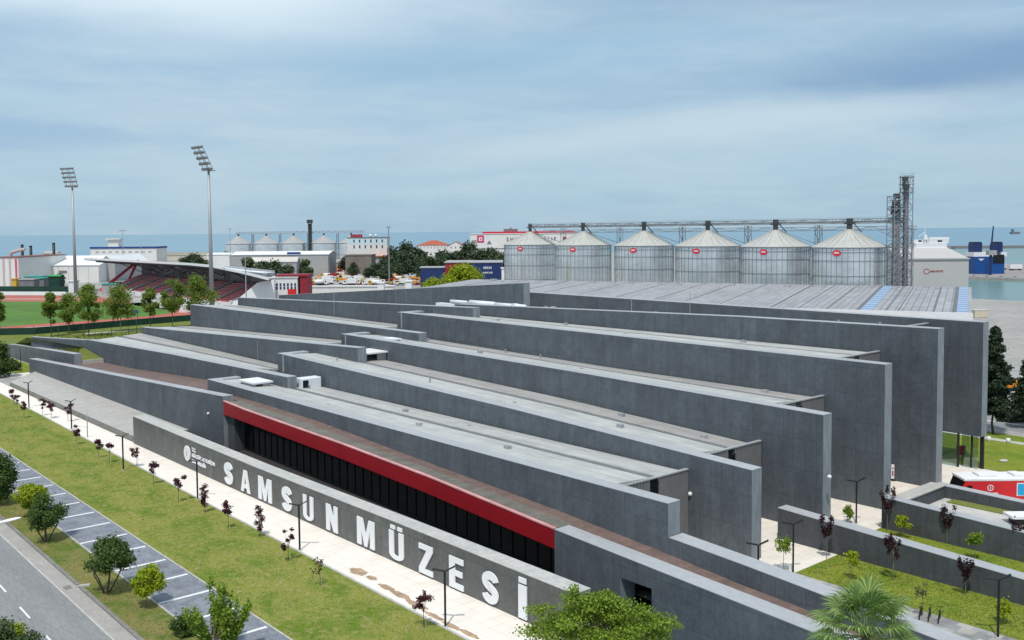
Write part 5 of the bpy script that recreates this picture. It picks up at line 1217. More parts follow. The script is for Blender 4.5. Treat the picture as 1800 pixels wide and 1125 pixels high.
L = P2(8, 1165); make_tree('roadside_shrub', 'yellowish feathery shrub at the bottom left corner beside the road', 'bush', L, 2.6, clumps(.4, 2.6, 2.1, 16, .55, 44, 1.0), 'leaf_olive', 6000, .22, .05, 3, 'bark', .25, None, .7, .45)
make_tree('roadside_shrub', 'small yellow green shrub in the road corner, in front of the other', 'bush', P2(30, 1150), 2.0, clumps(.3, 1.9, 1.0, 9, .4, 45, 1.0), 'leaf_yellow', 2600, .15, .04)
# --- the big green tree in front of the sign wall's end
L = (5.2, 59.0, 0); cl = []
q = random.Random(17)
for k in range(46):
    a = q.random()*6.283; rr = q.random()**.6*4.2; x = rr*math.cos(a)*1.1; y = rr*math.sin(a)*.9
    zt = 6.5-.22*rr-.05*rr*rr+q.uniform(-1.0, .15)-(.45 if x > 1.2 else 0)
    cl.append((x, y, zt, .85, .75, .20))
for k in range(14):
    a = q.random()*6.283; rr = q.random()**.5*2.8; cl.append((rr*math.cos(a), rr*math.sin(a), 4.5+q.random()*.9, .7, .7, .2))
cl += [(-1.55, .2, 6.9, .7, .6, .3), (-1.5, 0, 7.45, .38, .38, .38), (-3.5, 0, 6.25, .9, .8, .22), (3.9, 0, 5.6, 1.0, .8, .2), (4.5, 0, 5.2, .7, .6, .2), (1.5, 0, 6.6, .9, .7, .25), (.4, 0, 6.9, .8, .7, .25), (2.6, 0, 6.1, .9, .7, .25), (-.8, 0, 6.95, .6, .6, .3), (-.2, 0, 6.95, .6, .6, .3), (.5, .3, 6.95, .6, .6, .3), (-.4, -.4, 6.5, .7, .6, .3), (1.1, 0, 6.7, .6, .6, .3)]
make_tree('feathery_tree', 'broad bright green tree with layered feathery foliage before the sign wall end', 'tree', L, 7.0, cl, 'leaf_green', 20000, .15, .14, 1, 'bark', .38, None, .5, .8)
# --- palm
def palm(loc, h, label):
    r = thing('fan_palm', label, 'palm tree', loc, 0); L = loc; T = lambda x, y, z: (x+L[0], y+L[1], z+L[2])
    b = MB(T); prof = []
    for i in range(26): z = h*i/25; prof.append((.26+.03*(i % 2)+.12*(1-i/25)**3, z))
    b.lathe((0, 0, 0), prof, 12); b.build('trunk', 'bark', r)
    q = random.Random(9)
    for k in range(46):
        az = k*2.39996+q.uniform(-.2, .2); el = math.radians(80-118*(k/45.0)+q.uniform(-8, 8)); sl = 1.6+.7*q.random()
        dx, dy, dz = math.cos(el)*math.cos(az), math.cos(el)*math.sin(az), math.sin(el)
        e = (dx*sl, dy*sl, h+dz*sl-.12*sl*(1-dz)); b = MB(T); b.bar((0, 0, h-.1), e, .035, 0, 4, .02)
        D_ = Vector((dx, dy, dz-.25)).normalized(); S_ = D_.cross(Vector((0, 0, 1)));  S_ = S_.normalized() if S_.length > .1 else Vector((1, 0, 0)); N_ = S_.cross(D_)
        nb = 26
        for j in range(nb):
            th = math.radians(-105+210*j/(nb-1)); ll = 1.75*(1-.25*abs(th)/1.9)+q.uniform(-.12, .12); dr = D_*math.cos(th)+S_*math.sin(th)
            m1 = Vector(e)+dr*ll*.55+N_*.03; tip = Vector(e)+dr*ll+Vector((0, 0, -.22-.25*q.random())); w_ = (D_*-math.sin(th)+S_*math.cos(th))*.055
            b.add([e, tuple(m1-w_), tuple(tip), tuple(m1+w_)], [(0, 1, 2, 3)])
        b.build('frond', 'leaf_palm', r)
palm(dp(1522, 1082, 55)[:2]+(0,), 6.2, 'fan palm with grey green fronds in front of the ramp walls')
# --- conifers beside the museum's far end
def conifer(loc, h, w, label, seed, group):
    q = random.Random(seed); cl = []
    for i in range(170):
        f = q.random()**.85; z = h*(.17+.80*f); rr = w*.85*(1-f**1.6)**.7*(.15+.85*q.random()); a = q.random()*6.283; s = .75*(1.1-f*.55)
        cl.append((rr*math.cos(a), rr*math.sin(a), z, s, s, s*.55))
    for i in range(6): cl.append((0, 0, h*(.86+.13*i/5), .28-.03*i, .28-.03*i, .35))
    return make_tree('conifer_tree', label, 'tree', loc, h, cl, 'leaf_conifer', 34000, .26, .2, 1, 'bark', .2, group, limbs=False)
conifer(P2(1746, 763), 15.8, 2.9, 'tall dark green conifer standing just right of the last blade wall', 2, 'dark conifers by the service road')
conifer(P2(1806, 752), 10.6, 2.3, 'shorter dark conifer cut by the right picture edge', 5, 'dark conifers by the service road')
make_tree('clipped_hedge', 'low clipped dark green hedge by the service road at the right edge', 'hedge', P2(1800, 742), 1.3, [(x*.9, 0, .6, .6, .5, .6) for x in range(-4, 5)], 'leaf_far', 3500, .2, .05, limbs=False)
# --- trees along the athletics ground
TRS = [(90, 592, 514, 26, 'slim tree second from the left along the running track'), (122, 586, 519, 36, 'tree with a forked trunk third from the left at the track'), (157, 592, 499, 48, 'round leafy tree left of the widest track tree'), (212, 583, 502, 58, 'widest leafy tree in front of the running track'),
       (265, 578, 503, 26, 'slim small tree between the wide tree and the grandstand'), (303, 577, 481, 44, 'tree in front of the grandstand seats, left of the pair'), (347, 572, 484, 60, 'dense round tree in front of the grandstand, right of the pair'), (0, 585, 512, 30, 'dark tree cut by the left picture edge at the pitch')]
for i, (x, yb, yt, w_, lb) in enumerate(TRS):
    p = P2(x, yb); h = (yb-yt)/(yb-(HY+HS*(x-PCX)))*EYE; rw = w_/2*p[1]/F_PX
    make_tree('park_tree', lb, 'tree', p, h, clumps(h*.34, h*.94, rw*.9, 20, rw*.34, 50+i, .8, .1), 'leaf_stadium', 4600, .42, .16, 1, 'bark_pale' if i % 2 else 'bark', .4, 'trees along the running track')
# dark shrubs at the far left and the park corner
make_tree('corner_tree', 'dark broad tree at the left edge before the low end wall', 'tree', P2(-2, 664), 7.6, clumps(1.5, 6.8, 3.2, 20, 1.3, 71, .85, .2), 'leaf_dark', 9000, .34, .2)
make_tree('corner_bush', 'rounded green bush on the grass beside the corner tree', 'bush', P2(22, 652), 2.2, clumps(.5, 1.9, 1.6, 9, .7, 72, .8), 'leaf_olive', 2600, .26, .05)
# --- fresh green tree behind the tallest short wall
p = dp(812, 500, 380)[:2]+(0,); make_tree('bright_tree', 'bright yellow green tree crown rising behind the far museum wall', 'tree', p, 16, clumps(8, 15.6, 6.5, 22, 2.2, 81, .8, .2), 'leaf_yellow', 9000, .6, .3)
p = dp(765, 500, 378)[:2]+(0,); make_tree('bright_tree', 'lower yellow green tree left of the taller bright crown', 'tree', p, 11.4, clumps(6.5, 11.2, 4.6, 14, 1.7, 82, .8, .2), 'leaf_yellow', 5200, .55, .25)
# --- distant belt of dark trees
far = [(606, 660, 452, 'brownish'), (620, 640, 462, 'far'), (636, 650, 458, 'far'), (650, 655, 462, 'far'), (664, 600, 463, 'far'), (690, 690, 436, 'far'), (700, 640, 446, 'far'), (712, 680, 432, 'far'), (722, 650, 440, 'far'), (733, 700, 437, 'far'), (742, 640, 452, 'far'), (756, 640, 454, 'far'), (770, 650, 452, 'far'), (718, 600, 458, 'far'), (694, 590, 462, 'far'), (740, 580, 463, 'far'), (784, 700, 440, 'far'), (793, 660, 446, 'far'), (802, 700, 448, 'far'), (822, 700, 432, 'far'), (836, 690, 438, 'far'), (848, 700, 442, 'far'), (858, 690, 437, 'far'), (870, 680, 446, 'far'), (884, 660, 444, 'far'), (395, 820, 444, 'far'), (328, 700, 452, 'far'), (340, 700, 449, 'far'), (352, 690, 453, 'far'), (432, 520, 456, 'olive'), (462, 560, 460, 'far'), (480, 560, 462, 'far'), (500, 520, 466, 'far'), (538, 600, 458, 'olive'), (88, 560, 484, 'far'), (104, 560, 483, 'far'), (97, 545, 488, 'far'), (676, 560, 470, 'far'), (650, 570, 470, 'far')]
whr = ['left', 'right']
protos = {}
def far_spot(x):
    for a, c in ((180, 'beside the white hall left of the floodlight'), (370, 'between the two floodlights on the shore'), (520, 'above the grandstand roof'), (600, 'near the orange roofed house'), (668, 'under the white harbour office'), (728, 'between the office and the red roofed house'), (815, 'below the red roofed house'), (900, 'in front of the white mall')):
        if x < a: return c
cnt = {}
for x, D, yt, kd in far: cnt.setdefault(far_spot(x), []).append(x)
ordw = ['leftmost', 'second', 'third', 'fourth', 'fifth', 'sixth', 'seventh', 'eighth', 'ninth', 'tenth', 'eleventh', 'twelfth']
for i, (x, D, yt, kd) in enumerate(far):
    p = dp(x, HY, D)[:2]+(0,); h = max(5, hz_at(x, yt, D)); sp = far_spot(x); od = sorted(cnt[sp]).index(x); lb = 'dark distant tree %s, %s from the left%s' % (sp, ordw[od], ' and nearer' if (x, D) == (650, 570) else '') if od else 'dark distant tree %s, leftmost there' % sp
    key = (kd, i % 4)
    if key not in protos:
        protos[key] = (make_tree('distant_tree', lb, 'tree', p, 10, clumps(2.2, 9.4, 3.4, 12, 1.6, 90+i, .9, .15), 'leaf_'+kd, 1700, .75, .25, group='distant trees of the harbour belt', limbs=False)); o = protos[key]; o.scale = (h/10*1.05, h/10*1.05, h/10)
    else: dup(protos[key], p, rnd.random()*6, lb, (h/10*rnd.uniform(.9, 1.2), h/10*rnd.uniform(.9, 1.2), h/10))
# --- purple leaved saplings along the footpath
def sapling(name, label, cat, p, h, cl, lm, n, sz, grp, stake=True, tr=.03):
    r = make_tree(name, label, cat, p, h, cl, lm, n, sz, tr, 1, 'bark', .45, grp)
    if stake:
        b = MB(lambda x, y, z: (x+p[0], y+p[1], z+p[2])); b.bar((.13, 0, 0), (.13, 0, min(2.0, h*.5)), .016, 0, 5); b.build('stake', 'stake', r)
    return r
PS = [(20, 690, 1.0), (33, 700, .9), (44, 712, 1.0), (72, 708, .9), (90, 713, 1.1), (117, 717, 1.1), (137, 755, 1.0), (174, 776, 1.1), (194, 786, .8), (243, 790, .8), (269, 820, 1.1), (309, 849, 1.1), (358, 866, 1.2), (398, 893, 1.2), (457, 905, 1.1), (511, 945, .7), (568, 985, .15), (748, 1055, .9)]
nm = ['first', 'second', 'third', 'fourth', 'fifth', 'sixth', 'seventh', 'eighth', 'ninth', 'tenth', 'eleventh', 'twelfth', 'thirteenth', 'fourteenth', 'fifteenth', 'sixteenth', 'almost bare seventeenth', 'last and nearest']
for i, (x, y, f) in enumerate(PS):
    p = gp(x, y, 2.2); p = (p[0]+rnd.uniform(-.3, .3), p[1]+rnd.uniform(-.2, .2), 0.03); q = random.Random(200+i)
    if i in (12, 14): cl = [(q.uniform(-.25, .25), q.uniform(-.25, .25), .8+.30*k, .22+.1*q.random(), .25, .2) for k in range(8)]
    elif i == 15: cl = [(q.uniform(-.5, .5), q.uniform(-.4, .4), 1.0+.28*k, .17, .17, .14) for k in range(8)]
    else: w_ = q.uniform(.3, .6); lx = q.uniform(-.25, .25); cl = [(lx*f_+q.uniform(-w_, w_), q.uniform(-w_, w_), 1.0+1.6*f_+q.uniform(-.25, .25), .10+.24*q.random(), .13+.16*q.random(), .17) for f_ in [q.random()**.5 for _ in range(q.choice((6, 8, 10)))]]
    sapling('purple_sapling', 'purple leaved staked sapling on the lawn edge, %s counting from the far left' % nm[i], 'sapling', p, 2.7, cl, 'leaf_purple', int(520*f)+10, .14, 'purple saplings along the footpath')
# --- garden trees at the right
PV = [(1453, 983, 905, 'by the pale doorway court'), (1570, 1022, 945, 'second along the garden wall'), (1696, 1048, 975, 'third along the garden wall'), (1559, 934, 858, 'at the corner of the upper garden wall'), (1664, 957, 887, 'against the planter wall'), (1788, 962+20, 915, 'at the right end of the planter wall')]
for i, (x, yb, yt, lb) in enumerate(PV):
    p = P2(x, yb); h = (yb-yt)/(yb-(HY+HS*(x-PCX)))*EYE; q = random.Random(300+i); cl = []
    for k in range(13):
        a = q.random()*6.283; f = q.random(); rr = .12+.55*f; cl.append((rr*math.cos(a), rr*math.sin(a), h*(.50+.46*f), .17, .17, .34))
    make_tree('purple_vase_tree', 'dark purple vase shaped young tree '+lb, 'tree', p, h, cl, 'leaf_blackred', 700, .14, .035, 1, 'bark_pale', .5, 'dark purple garden trees')
GB = [(1377, 1006, 940, 'on the cream court left of the garden lawn'), (1496, 1022, 965, 'first on the garden lawn'), (1490, 920, 893, 'small one on the upper cream court'), (1587, 946, 908, 'first on the upper garden strip'), (1714, 985, 935, 'second on the upper garden strip'), (1764, 1095, 1058, 'beside the black lamp at the right edge')]
for i, (x, yb, yt, lb) in enumerate(GB):
    p = P2(x, yb); h = (yb-yt)/(yb-(HY+HS*(x-PCX)))*EYE; q = random.Random(330+i)
    cl = [(q.uniform(-.4, .4), q.uniform(-.4, .4), h*.76+q.uniform(-.42, .36), .27, .27, .25) for k in range(9)]
    make_tree('globe_tree', 'small bright green globe shaped tree '+lb, 'tree', p, h, cl, 'leaf_yellow' if i % 2 else 'leaf_green', 900, .13, .03, 1, 'bark_pale', .55, 'green globe trees of the garden')
cl = [(rnd.uniform(-.5, .5), rnd.uniform(-.5, .5), 2.2+rnd.uniform(-.5, .7), .2, .2, .2) for k in range(8)]
make_tree('thin_young_tree', 'thin sparse young tree in the middle of the garden lawn', 'tree', P2(1621, 1084), 3.2, cl, 'leaf_olive', 190, .11, .025, 1, 'bark', .5)
# --- grass tufts: uneven long blades that break up the lawns
def tufts(name, label, regions, m, hgt, wid):
    Vs = []
    for (s0, s1, t0, t1, n, zf) in regions:
        s = s0+rg.random(n)*(s1-s0); t = t0+rg.random(n)*(t1-t0); z = np.array([zf(a, c) for a, c in zip(s, t)]) if callable(zf) else np.full(n, zf)
        P = np.outer(s, U)+np.outer(t, V); P[:, 2] = z; a = rg.random(n)*6.283; dx = np.stack([np.cos(a), np.sin(a), np.zeros(n)], 1)*(wid*(.5+rg.random(n)))[:, None]
        up = np.zeros((n, 3)); up[:, 2] = hgt*(.4+rg.random(n)); ln = rg.normal(size=(n, 3))*hgt*.5; ln[:, 2] = 0
        Vs.append(np.stack([P-dx, P+dx, P+dx*.3+up+ln, P-dx*.3+up+ln], 1).reshape(-1, 3))
    o = leaf_mesh(name, np.concatenate(Vs), m, None); put(o, label, 'grass', None, 'stuff'); return o
tufts('lawn_grass', 'short uneven grass of the lawns beside the footpath and road', [(-215, -48, 32.9, 42.2, 15000, .03), (-130, -55, 24.6, 27.8, 3000, .02)], 'leaf_lawn', .05, .07)
leafmat('leaf_bank', (.10, .14, .02), (.20, .24, .04), (.34, .36, .10), .3)
tufts('bank_grass', 'tall weedy grass on the bank behind the low end wall', [(-254, -221, 62.0, 65.8, 5000, lambda s, t: 3.15+(t-61.6)*.42), (-258, -222, 72, 80, 3000, 1.0), (-300, -222, 78, 125, 8000, .1)], 'leaf_bank', .5, .10)
tufts('garden_grass', 'short bright grass of the garden strips at the right', [(-46, -24, 72.4, 79.1, 4500, .03), (-47, -24, 82, 89.5, 2500, .03)], 'leaf_lawn', .07, .06)
# ================================================================== lamps, poles, fences
def vlamp(p, label, h=4.35, rz=0.0):
    r = thing('path_lamp', label, 'street lamp', p, rz, 'black two armed path lamps')
    ca, sa = math.cos(rz), math.sin(rz); T = lambda x, y, z: (p[0]+x*ca-y*sa, p[1]+x*sa+y*ca, z+p[2])
    b = MB(T); b.box(-.07, .07, -.07, .07, 0, h); b.build('pole', 'lamp_black', r)
    b = MB(T); b.box(-.18, .18, -.18, .18, 0, .12); b.build('base_plate', 'kerbstone', r)
    b = MB(T); b.add([(-.05, -.10, h-.02), (-.95, -.13, h+.10), (-.95, .13, h+.10), (-.05, .10, h-.02), (-.05, -.10, h+.06), (-.95, -.13, h+.17), (-.95, .13, h+.17), (-.05, .10, h+.06)], [(0, 1, 2, 3), (7, 6, 5, 4), (0, 4, 5, 1), (1, 5, 6, 2), (2, 6, 7, 3), (3, 7, 4, 0)]); b.build('lamp_head', 'lamp_black', r)
    b = MB(T); b.add([(.05, -.10, h-.02), (.80, -.13, h+.38), (.80, .13, h+.38), (.05, .10, h-.02), (.05, -.10, h+.07), (.80, -.13, h+.47), (.80, .13, h+.47), (.05, .10, h+.07)], [(3, 2, 1, 0), (4, 5, 6, 7), (1, 5, 4, 0), (2, 6, 5, 1), (3, 7, 6, 2), (0, 4, 7, 3)]); b.build('lamp_head', 'lamp_black', r)
    return r
LP = [(51, 717, 'at the far left end of the footpath'), (126, 755, 'second from the far left, beside the headless pole'), (217, 827, 'left of the start of the sign wall'), (347.5, 878, 'in front of the round emblem'), (527, 968, 'in front of the letter U'), (783, 1103, 'in front of the letter E, nearest on the path'), (1394, 1008, 'at the left end of the garden lawn'), (1505, 921, 'on the upper cream court'), (1754, 1122, 'near the right picture edge')]
l0 = None
for x, y, lb in LP:
    p = P2(x, y)
    if l0 is None: l0 = vlamp(p, 'black two armed lamp '+lb, 4.35, -.15)
    else: dup(l0, p, -.15, 'black two armed lamp '+lb)
p = gp(1333, 958, 4.35); dup(l0, (p[0], p[1], 0), -.15, 'black two armed lamp half hidden behind the low ramp wall')
def post(p, h, label, name='plain_pole', m='lamp_black', r=.07, cat='pole', group=None):
    b = MB(); b.bar(p, (p[0], p[1], p[2]+h), r, 0, 8); return put(b.build(name, m, loc=p), label, cat, group)
post(P2(154, 769), 4.4, 'plain grey pole without a lamp head left of the sign wall', m='pole_grey')
post(P2(37, 654), 5.0, 'plain dark pole on the grass corner at the far left')
for i, (x, y, h) in enumerate(((62, 612, 5.5), (104, 625, 7), (149, 628, 8), (241, 602, 6.5), (197, 600, 4), (226, 598, 4))): post(P2(x, y), h, 'thin dark post on the grass bank, %s from the left' % ('first', 'second', 'third and tallest', 'sixth', 'fourth', 'fifth')[i], group='thin posts on the grass bank')
# street light whose white head hangs over the road
hp = gp(17, 917, 14.0); bs = (hp[0]-4.6, hp[1]-1.5, 0)
rl = thing('road_lamp', 'white street lamp head hanging over the road at the left edge', 'street lamp', bs, 0)
b = MB(); b.bar(bs, (bs[0], bs[1], 13.5), .11, 0, 8, .08); b.build('pole', 'pole_grey', rl)
b = MB(); b.bar((bs[0], bs[1], 13.5), (hp[0]-.5, hp[1]-.25, 13.97), .06, 0, 8); b.build('arm', 'pole_grey', rl)
b = MB(); n_ = 10
pr = [(0, .05), (.12, .12), (.5, .19), (.95, .17), (1.2, .08), (1.25, .01)]; a_ = Vector((hp[0]-.55, hp[1]-.22, 14.0)); dr = Vector((.86, .45, .12)).normalized(); sd_ = dr.cross(Vector((0, 0, 1))).normalized(); up_ = sd_.cross(dr); vs = []; fs = []
for t_, w_ in pr:
    for i in range(n_): an = 2*math.pi*i/n_; vs.append(tuple(a_+dr*t_*.95+sd_*w_*math.cos(an)*.9+up_*w_*.4*math.sin(an)))
for j in range(len(pr)-1):
    for i in range(n_): A = j*n_+i; B_ = j*n_+(i+1) % n_; fs.append((A, B_, B_+n_, A+n_))
b.add(vs, fs, 0, True); b.build('lamp_head', 'white_letter', rl)
p = P2(146, 1032); q_ = thing('marker_slab', 'small pale concrete slab beside the kerb between the dark trees', 'slab', p, .4)
b = MB(lambda x, y, z: (p[0]+x*.9-y*.3, p[1]+x*.3+y*.9, z)); b.box(-.6, .6, -.16, .16, 0, .22); b.build('slab', 'kerbstone', q_, bevel=.03)
b = MB(lambda x, y, z: (p[0]+x*.9-y*.3, p[1]+x*.3+y*.9, z)); b.box(-.55, -.35, -.1, .1, .22, .3); b.build('lifting_lug', 'kerb_dark', q_)
p = P2(113, 1036); b = MB(ST); s_, t_ = stof(113, 1036); b.box(s_-.7, s_+.3, 23.3, 23.9, .031, .045)
put(b.build('drain_grate', 'kerb_dark', loc=OR, rz=URZ), 'dark drain grate set in the road gutter', 'drain')
# dark green mesh fence round the athletics ground
fp = [(-30, 590), (60, 588), (130, 582), (200, 575.5), (270, 569.5), (335, 564)]
fn = thing('mesh_fence', 'dark green screened fence along the near side of the running track', 'fence', P2(130, 582), 0)
for (x0, y0), (x1, y1) in zip(fp, fp[1:]):
    a, c = np.array(P2(x0, y0)), np.array(P2(x1, y1)); d_ = (c-a)/np.linalg.norm(c-a); n2 = np.array([-d_[1], d_[0], 0])*.04
    b = MB(); b.add([tuple(v_) for v_ in (a-n2, c-n2, c+n2, a+n2)]+[tuple(v_+np.array([0, 0, 2.1])) for v_ in (a-n2, c-n2, c+n2, a+n2)], [(3, 2, 1, 0), (4, 5, 6, 7), (0, 1, 5, 4), (1, 2, 6, 5), (2, 3, 7, 6), (3, 0, 4, 7)]); b.build('screen_panel', 'fence_green', fn)
    b = MB(); b.bar(tuple(a), tuple(a+np.array([0, 0, 2.6])), .08); b.build('fence_post', 'lamp_black', fn)
fb_ = thing('mesh_fence', 'dark fence with a white base along the far side of the track', 'fence', gp(60, 519), 0)
a, c = np.array(gp(-30, 518)), np.array(gp(118, 518.5))
b = MB(); b.hexa([tuple(a[:2]), tuple(c[:2]), (c[0], c[1]+.5), (a[0], a[1]+.5)], 0, 1.6); b.build('base_wall', 'white_paint', fb_)
b = MB(); b.hexa([(a[0], a[1]+1.5), (c[0], c[1]+1.5), (c[0], c[1]+1.7), (a[0], a[1]+1.7)], 1.2, 4.2); b.build('screen_panel', 'fence_green', fb_)
# masts on the skyline
for x, D, yt, hd, lb in ((215, 760, 405, 3, 'thin light mast with a cross head above the blue edged office'), (247, 700, 430, 0, 'thin plain mast right of the blue edged office'), (404, 700, 402, 1, 'thin light mast left of the distant silos'), (683, 520, 399, 1, 'grey lattice mast beside the white harbour office'), (430, 360, 448, 0, 'short street pole above the grandstand roof')):
    p = dp(x, HY, D); zt_ = zat(yt, D, x); b = MB(); b.bar((p[0], D, 0), (p[0], D, zt_), .42 if x == 683 else .26, 0, 6, .25 if x == 683 else .18)
    if hd: b.box(p[0]-hd*1.0, p[0]+hd*1.0, D-.3, D+.3, zt_-.5, zt_+.2)
    put(b.build('light_mast', 'lattice' if x == 683 else 'pole_grey'), lb, 'mast')
# blue board and small things by the track
p = P2(233, 560); bd = thing('blue_board', 'long low blue board on two posts beside the wide track tree', 'sign', p, 0)
b = MB(lambda x, y, z: (p[0]+x, p[1]+y, z)); b.box(-2.2, 2.2, -.05, .05, 1.9, 2.9); b.build('board', 'ship_blue', bd)
for sx in (-1.8, 1.8): b = MB(lambda x, y, z: (p[0]+x, p[1]+y, z)); b.box(sx-.07, sx+.07, .05, .18, 0, 2.9); b.build('post', 'lamp_black', bd)
# ================================================================== the red bus behind the planter wall
def bus():
    O = (47.5, 100.9); Lb, Wb = 12.0, 2.9; r = thing('red_bus', 'red bus with a white roof and blue side poster behind the planter wall', 'bus', (O[0]+6, O[1]+1.45, 0), 0)
    T = lambda x, y, z: (O[0]+x, O[1]+y, z)
    b = MB(T); b.add([(0, 0, .45), (Lb, 0, .45), (Lb, Wb, .45), (0, Wb, .45), (-.0, 0, 1.2), (.75, 0, 3.15), (Lb, 0, 3.15), (Lb, Wb, 3.15), (.75, Wb, 3.15), (0, Wb, 1.2)], [(3, 2, 1, 0), (0, 1, 6, 5, 4), (1, 2, 7, 6), (2, 3, 9, 8, 7), (3, 0, 4, 9), (4, 5, 8, 9), (5, 6, 7, 8)]); body = b.build('body', 'red_paint', r, bevel=.08)
    b = MB(T); b.hexa([(.5, -.03), (Lb+.03, -.03), (Lb+.03, Wb+.03), (.5, Wb+.03)], 2.95, 3.25); ro = b.build('roof', 'white_paint', r, bevel=.08)
    for k, (x0, x1) in enumerate(((2.4, 4.4), (6.2, 7.2), (8.6, 10.4))): b = MB(T); b.box(x0, x1, .7, 2.2, 3.25, 3.5); b.build('roof_unit', 'white_paint', ro, bevel=.04)
    b = MB(T); b.add([(-.06, .12, 1.25), (.62, .12, 3.05), (.62, Wb-.12, 3.05), (-.06, Wb-.12, 1.25)], [(0, 1, 2, 3), (3, 2, 1, 0)]); b.build('windscreen', 'black_window', r)
    b = MB(T); b.box(.85, 1.35, -.05, -.01, 1.7, 2.5); b.build('window', 'black_window', r)
    b = MB(T); b.box(6.1, 7.5, -.05, -.01, 1.35, 2.75); w = b.build('poster', 'white_paint', r)
    b = MB(T); b.box(6.2, 7.4, -.08, -.055, 1.45, 2.65); b.build('poster_print', 'cyan_print', w)
    b = MB(T); b.box(7.8, 11.6, -.05, -.01, 1.7, 2.7); b.build('window', 'dark_glass', r)
    b = MB(T); b.T = T; n = 16; 
    for i in range(n): a0, a1 = 2*math.pi*i/n, 2*math.pi*(i+1)/n; b.add([(3.3+R_*math.cos(q), -.04, 2.25+R_*math.sin(q)) for R_, q in ((.25, a0), (.34, a0), (.34, a1), (.25, a1))], [(0, 1, 2, 3)])
    b.box(3.25, 3.35, -.05, -.03, 2.1, 2.4); b.box(2.6, 4.1, -.05, -.03, 1.62, 1.72); b.box(2.9, 4.4, -.05, -.03, 1.42, 1.5); b.build('side_emblem', 'white_paint', r)
    b = MB(T); b.bar((-.1, -.1, 2.2), (-.4, -.35, 2.0), .03); b.box(-.5, -.38, -.42, -.3, 1.5, 2.0); b.build('wing_mirror', 'black_paint', r)
    for x in (2.2, 9.2):
        for y in (.02, Wb-.32): b = MB(T); b.bar((x, y, .5), (x, y+.3, .5), .5, 0, 18); wh_ = b.build('wheel', 'tyre', r); b = MB(T); b.bar((x, y-.02, .5), (x, y+.02, .5), .26, 0, 12); b.build('rim', 'pole_grey', wh_)
bus()
# red box and bench like kerb under the raised wall
p = P2(1689, 822); ib = thing('red_box', 'small red information box behind the columns of the raised wall', 'box', P2(1689, 806), 0)
p = P2(1689, 806); b = MB(lambda x, y, z: (p[0]+x, p[1]+y, z)); b.box(-.5, .5, -.25, .25, .5, 1.7); b.build('cabinet', 'dark_red', ib, bevel=.04)
b = MB(lambda x, y, z: (p[0]+x, p[1]+y, z)); b.box(-.4, -.3, -.1, .1, 0, .5); b.build('leg', 'steel_dark', ib)
b = MB(lambda x, y, z: (p[0]+x, p[1]+y, z)); b.box(.3, .4, -.1, .1, 0, .5); b.build('leg', 'steel_dark', ib)
for i, (x, y) in enumerate(((1738, 776), (1772, 779))):
    p = P2(x, y); post(p, .7, 'short white bollard light on the plaza path, %s one' % ('left', 'right')[i], 'bollard_light', 'white_paint', .28, 'bollard', 'white bollards on the plaza path')
p = P2(1764, 812); b = MB(); b.ball((p[0], p[1], .15), .6, .35, .2); put(b.build('pale_rock', 'concrete_pale', loc=p), 'pale flat rock lying on the plaza lawn', 'rock')
# poster stand between two blade walls
p = gp(1573, 845); ps = thing('poster_stand', 'white poster stand with a dark figure print leaning by the tall blade wall', 'sign', p, 0)
T = lambda x, y, z: (p[0]+x, p[1]+y, z); b = MB(T); b.box(-.45, .72, -.06, .06, .25, 1.95); b.build('panel', 'white_paint', ps)
b = MB(T); b.box(-.36, -.2, -.08, -.062, .6, 1.2); b.add([(-.28+.09*math.cos(a), -.075, 1.5+.12*math.sin(a)) for a in [2*math.pi*i/12 for i in range(12)]], [tuple(range(12))]); b.build('print', 'dark_red', ps)
b = MB(T); b.box(-.5, .5, -.3, .3, 0, .1); b.box(-.04, .04, -.03, .03, .1, .3); b.build('foot', 'steel_dark', ps)
p = gp(1793, 918, 1.8); T = lambda x, y, z: (p[0]+x, p[1]+y, z+p[2]); ac = thing('roof_ventilator', 'white flat ventilator with dark slot on the planter floor at the right edge', 'ventilator', (p[0], p[1], 1.7), 0)
b = MB(T); b.box(-1.2, 1.6, -.9, .9, .55, .8); b.build('cap', 'white_paint', ac); b = MB(T); b.box(-.8, 1.4, -.6, .6, -.1, .55); b.build('base', 'steel_dark', ac)
# motorbikes parked in the shade by the tile walk
mp = gp(1627, 1086); 
for i, dx in enumerate((0, .55, 1.15)):
    p = (mp[0]+dx-.4, mp[1]-dx*.6, .04); T = lambda x, y, z: (p[0]+x*.5-y*.86, p[1]+x*.86+y*.5, p[2]+z)
    r = thing('bicycle', 'dark bicycle parked on the tile walk beyond the palm, %s of three' % ('left', 'middle', 'right')[i], 'bicycle', p, 0, 'bicycles by the tile walk')
    for xx in (-.5, .5):
        b = MB(T); n = 18
        for j in range(n): a0, a1 = 2*math.pi*j/n, 2*math.pi*(j+1)/n; b.bar((xx+.32*math.cos(a0), 0, .34+.32*math.sin(a0)), (xx+.32*math.cos(a1), 0, .34+.32*math.sin(a1)), .025)
        for j in range(6): a0 = math.pi*j/6; b.bar((xx-.32*math.cos(a0), 0, .34-.32*math.sin(a0)), (xx+.32*math.cos(a0), 0, .34+.32*math.sin(a0)), .006)
        b.build('wheel', 'tyre', r)
    b = MB(T)
    for a, c in (((-.5, 0, .34), (-.15, 0, .34)), ((-.15, 0, .34), (-.25, 0, .85)), ((-.5, 0, .34), (-.23, 0, .75)), ((-.23, 0, .75), (.35, 0, .8)), ((-.15, 0, .34), (.35, 0, .75)), ((.5, 0, .34), (.34, 0, .95)), ((.34, -.25, .98), (.34, .25, .98))): b.bar(a, c, .022)
    b.build('frame', 'black_paint', r); b = MB(T); b.box(-.38, -.14, -.07, .07, .85, .91); b.build('saddle', 'moto_seat', r)
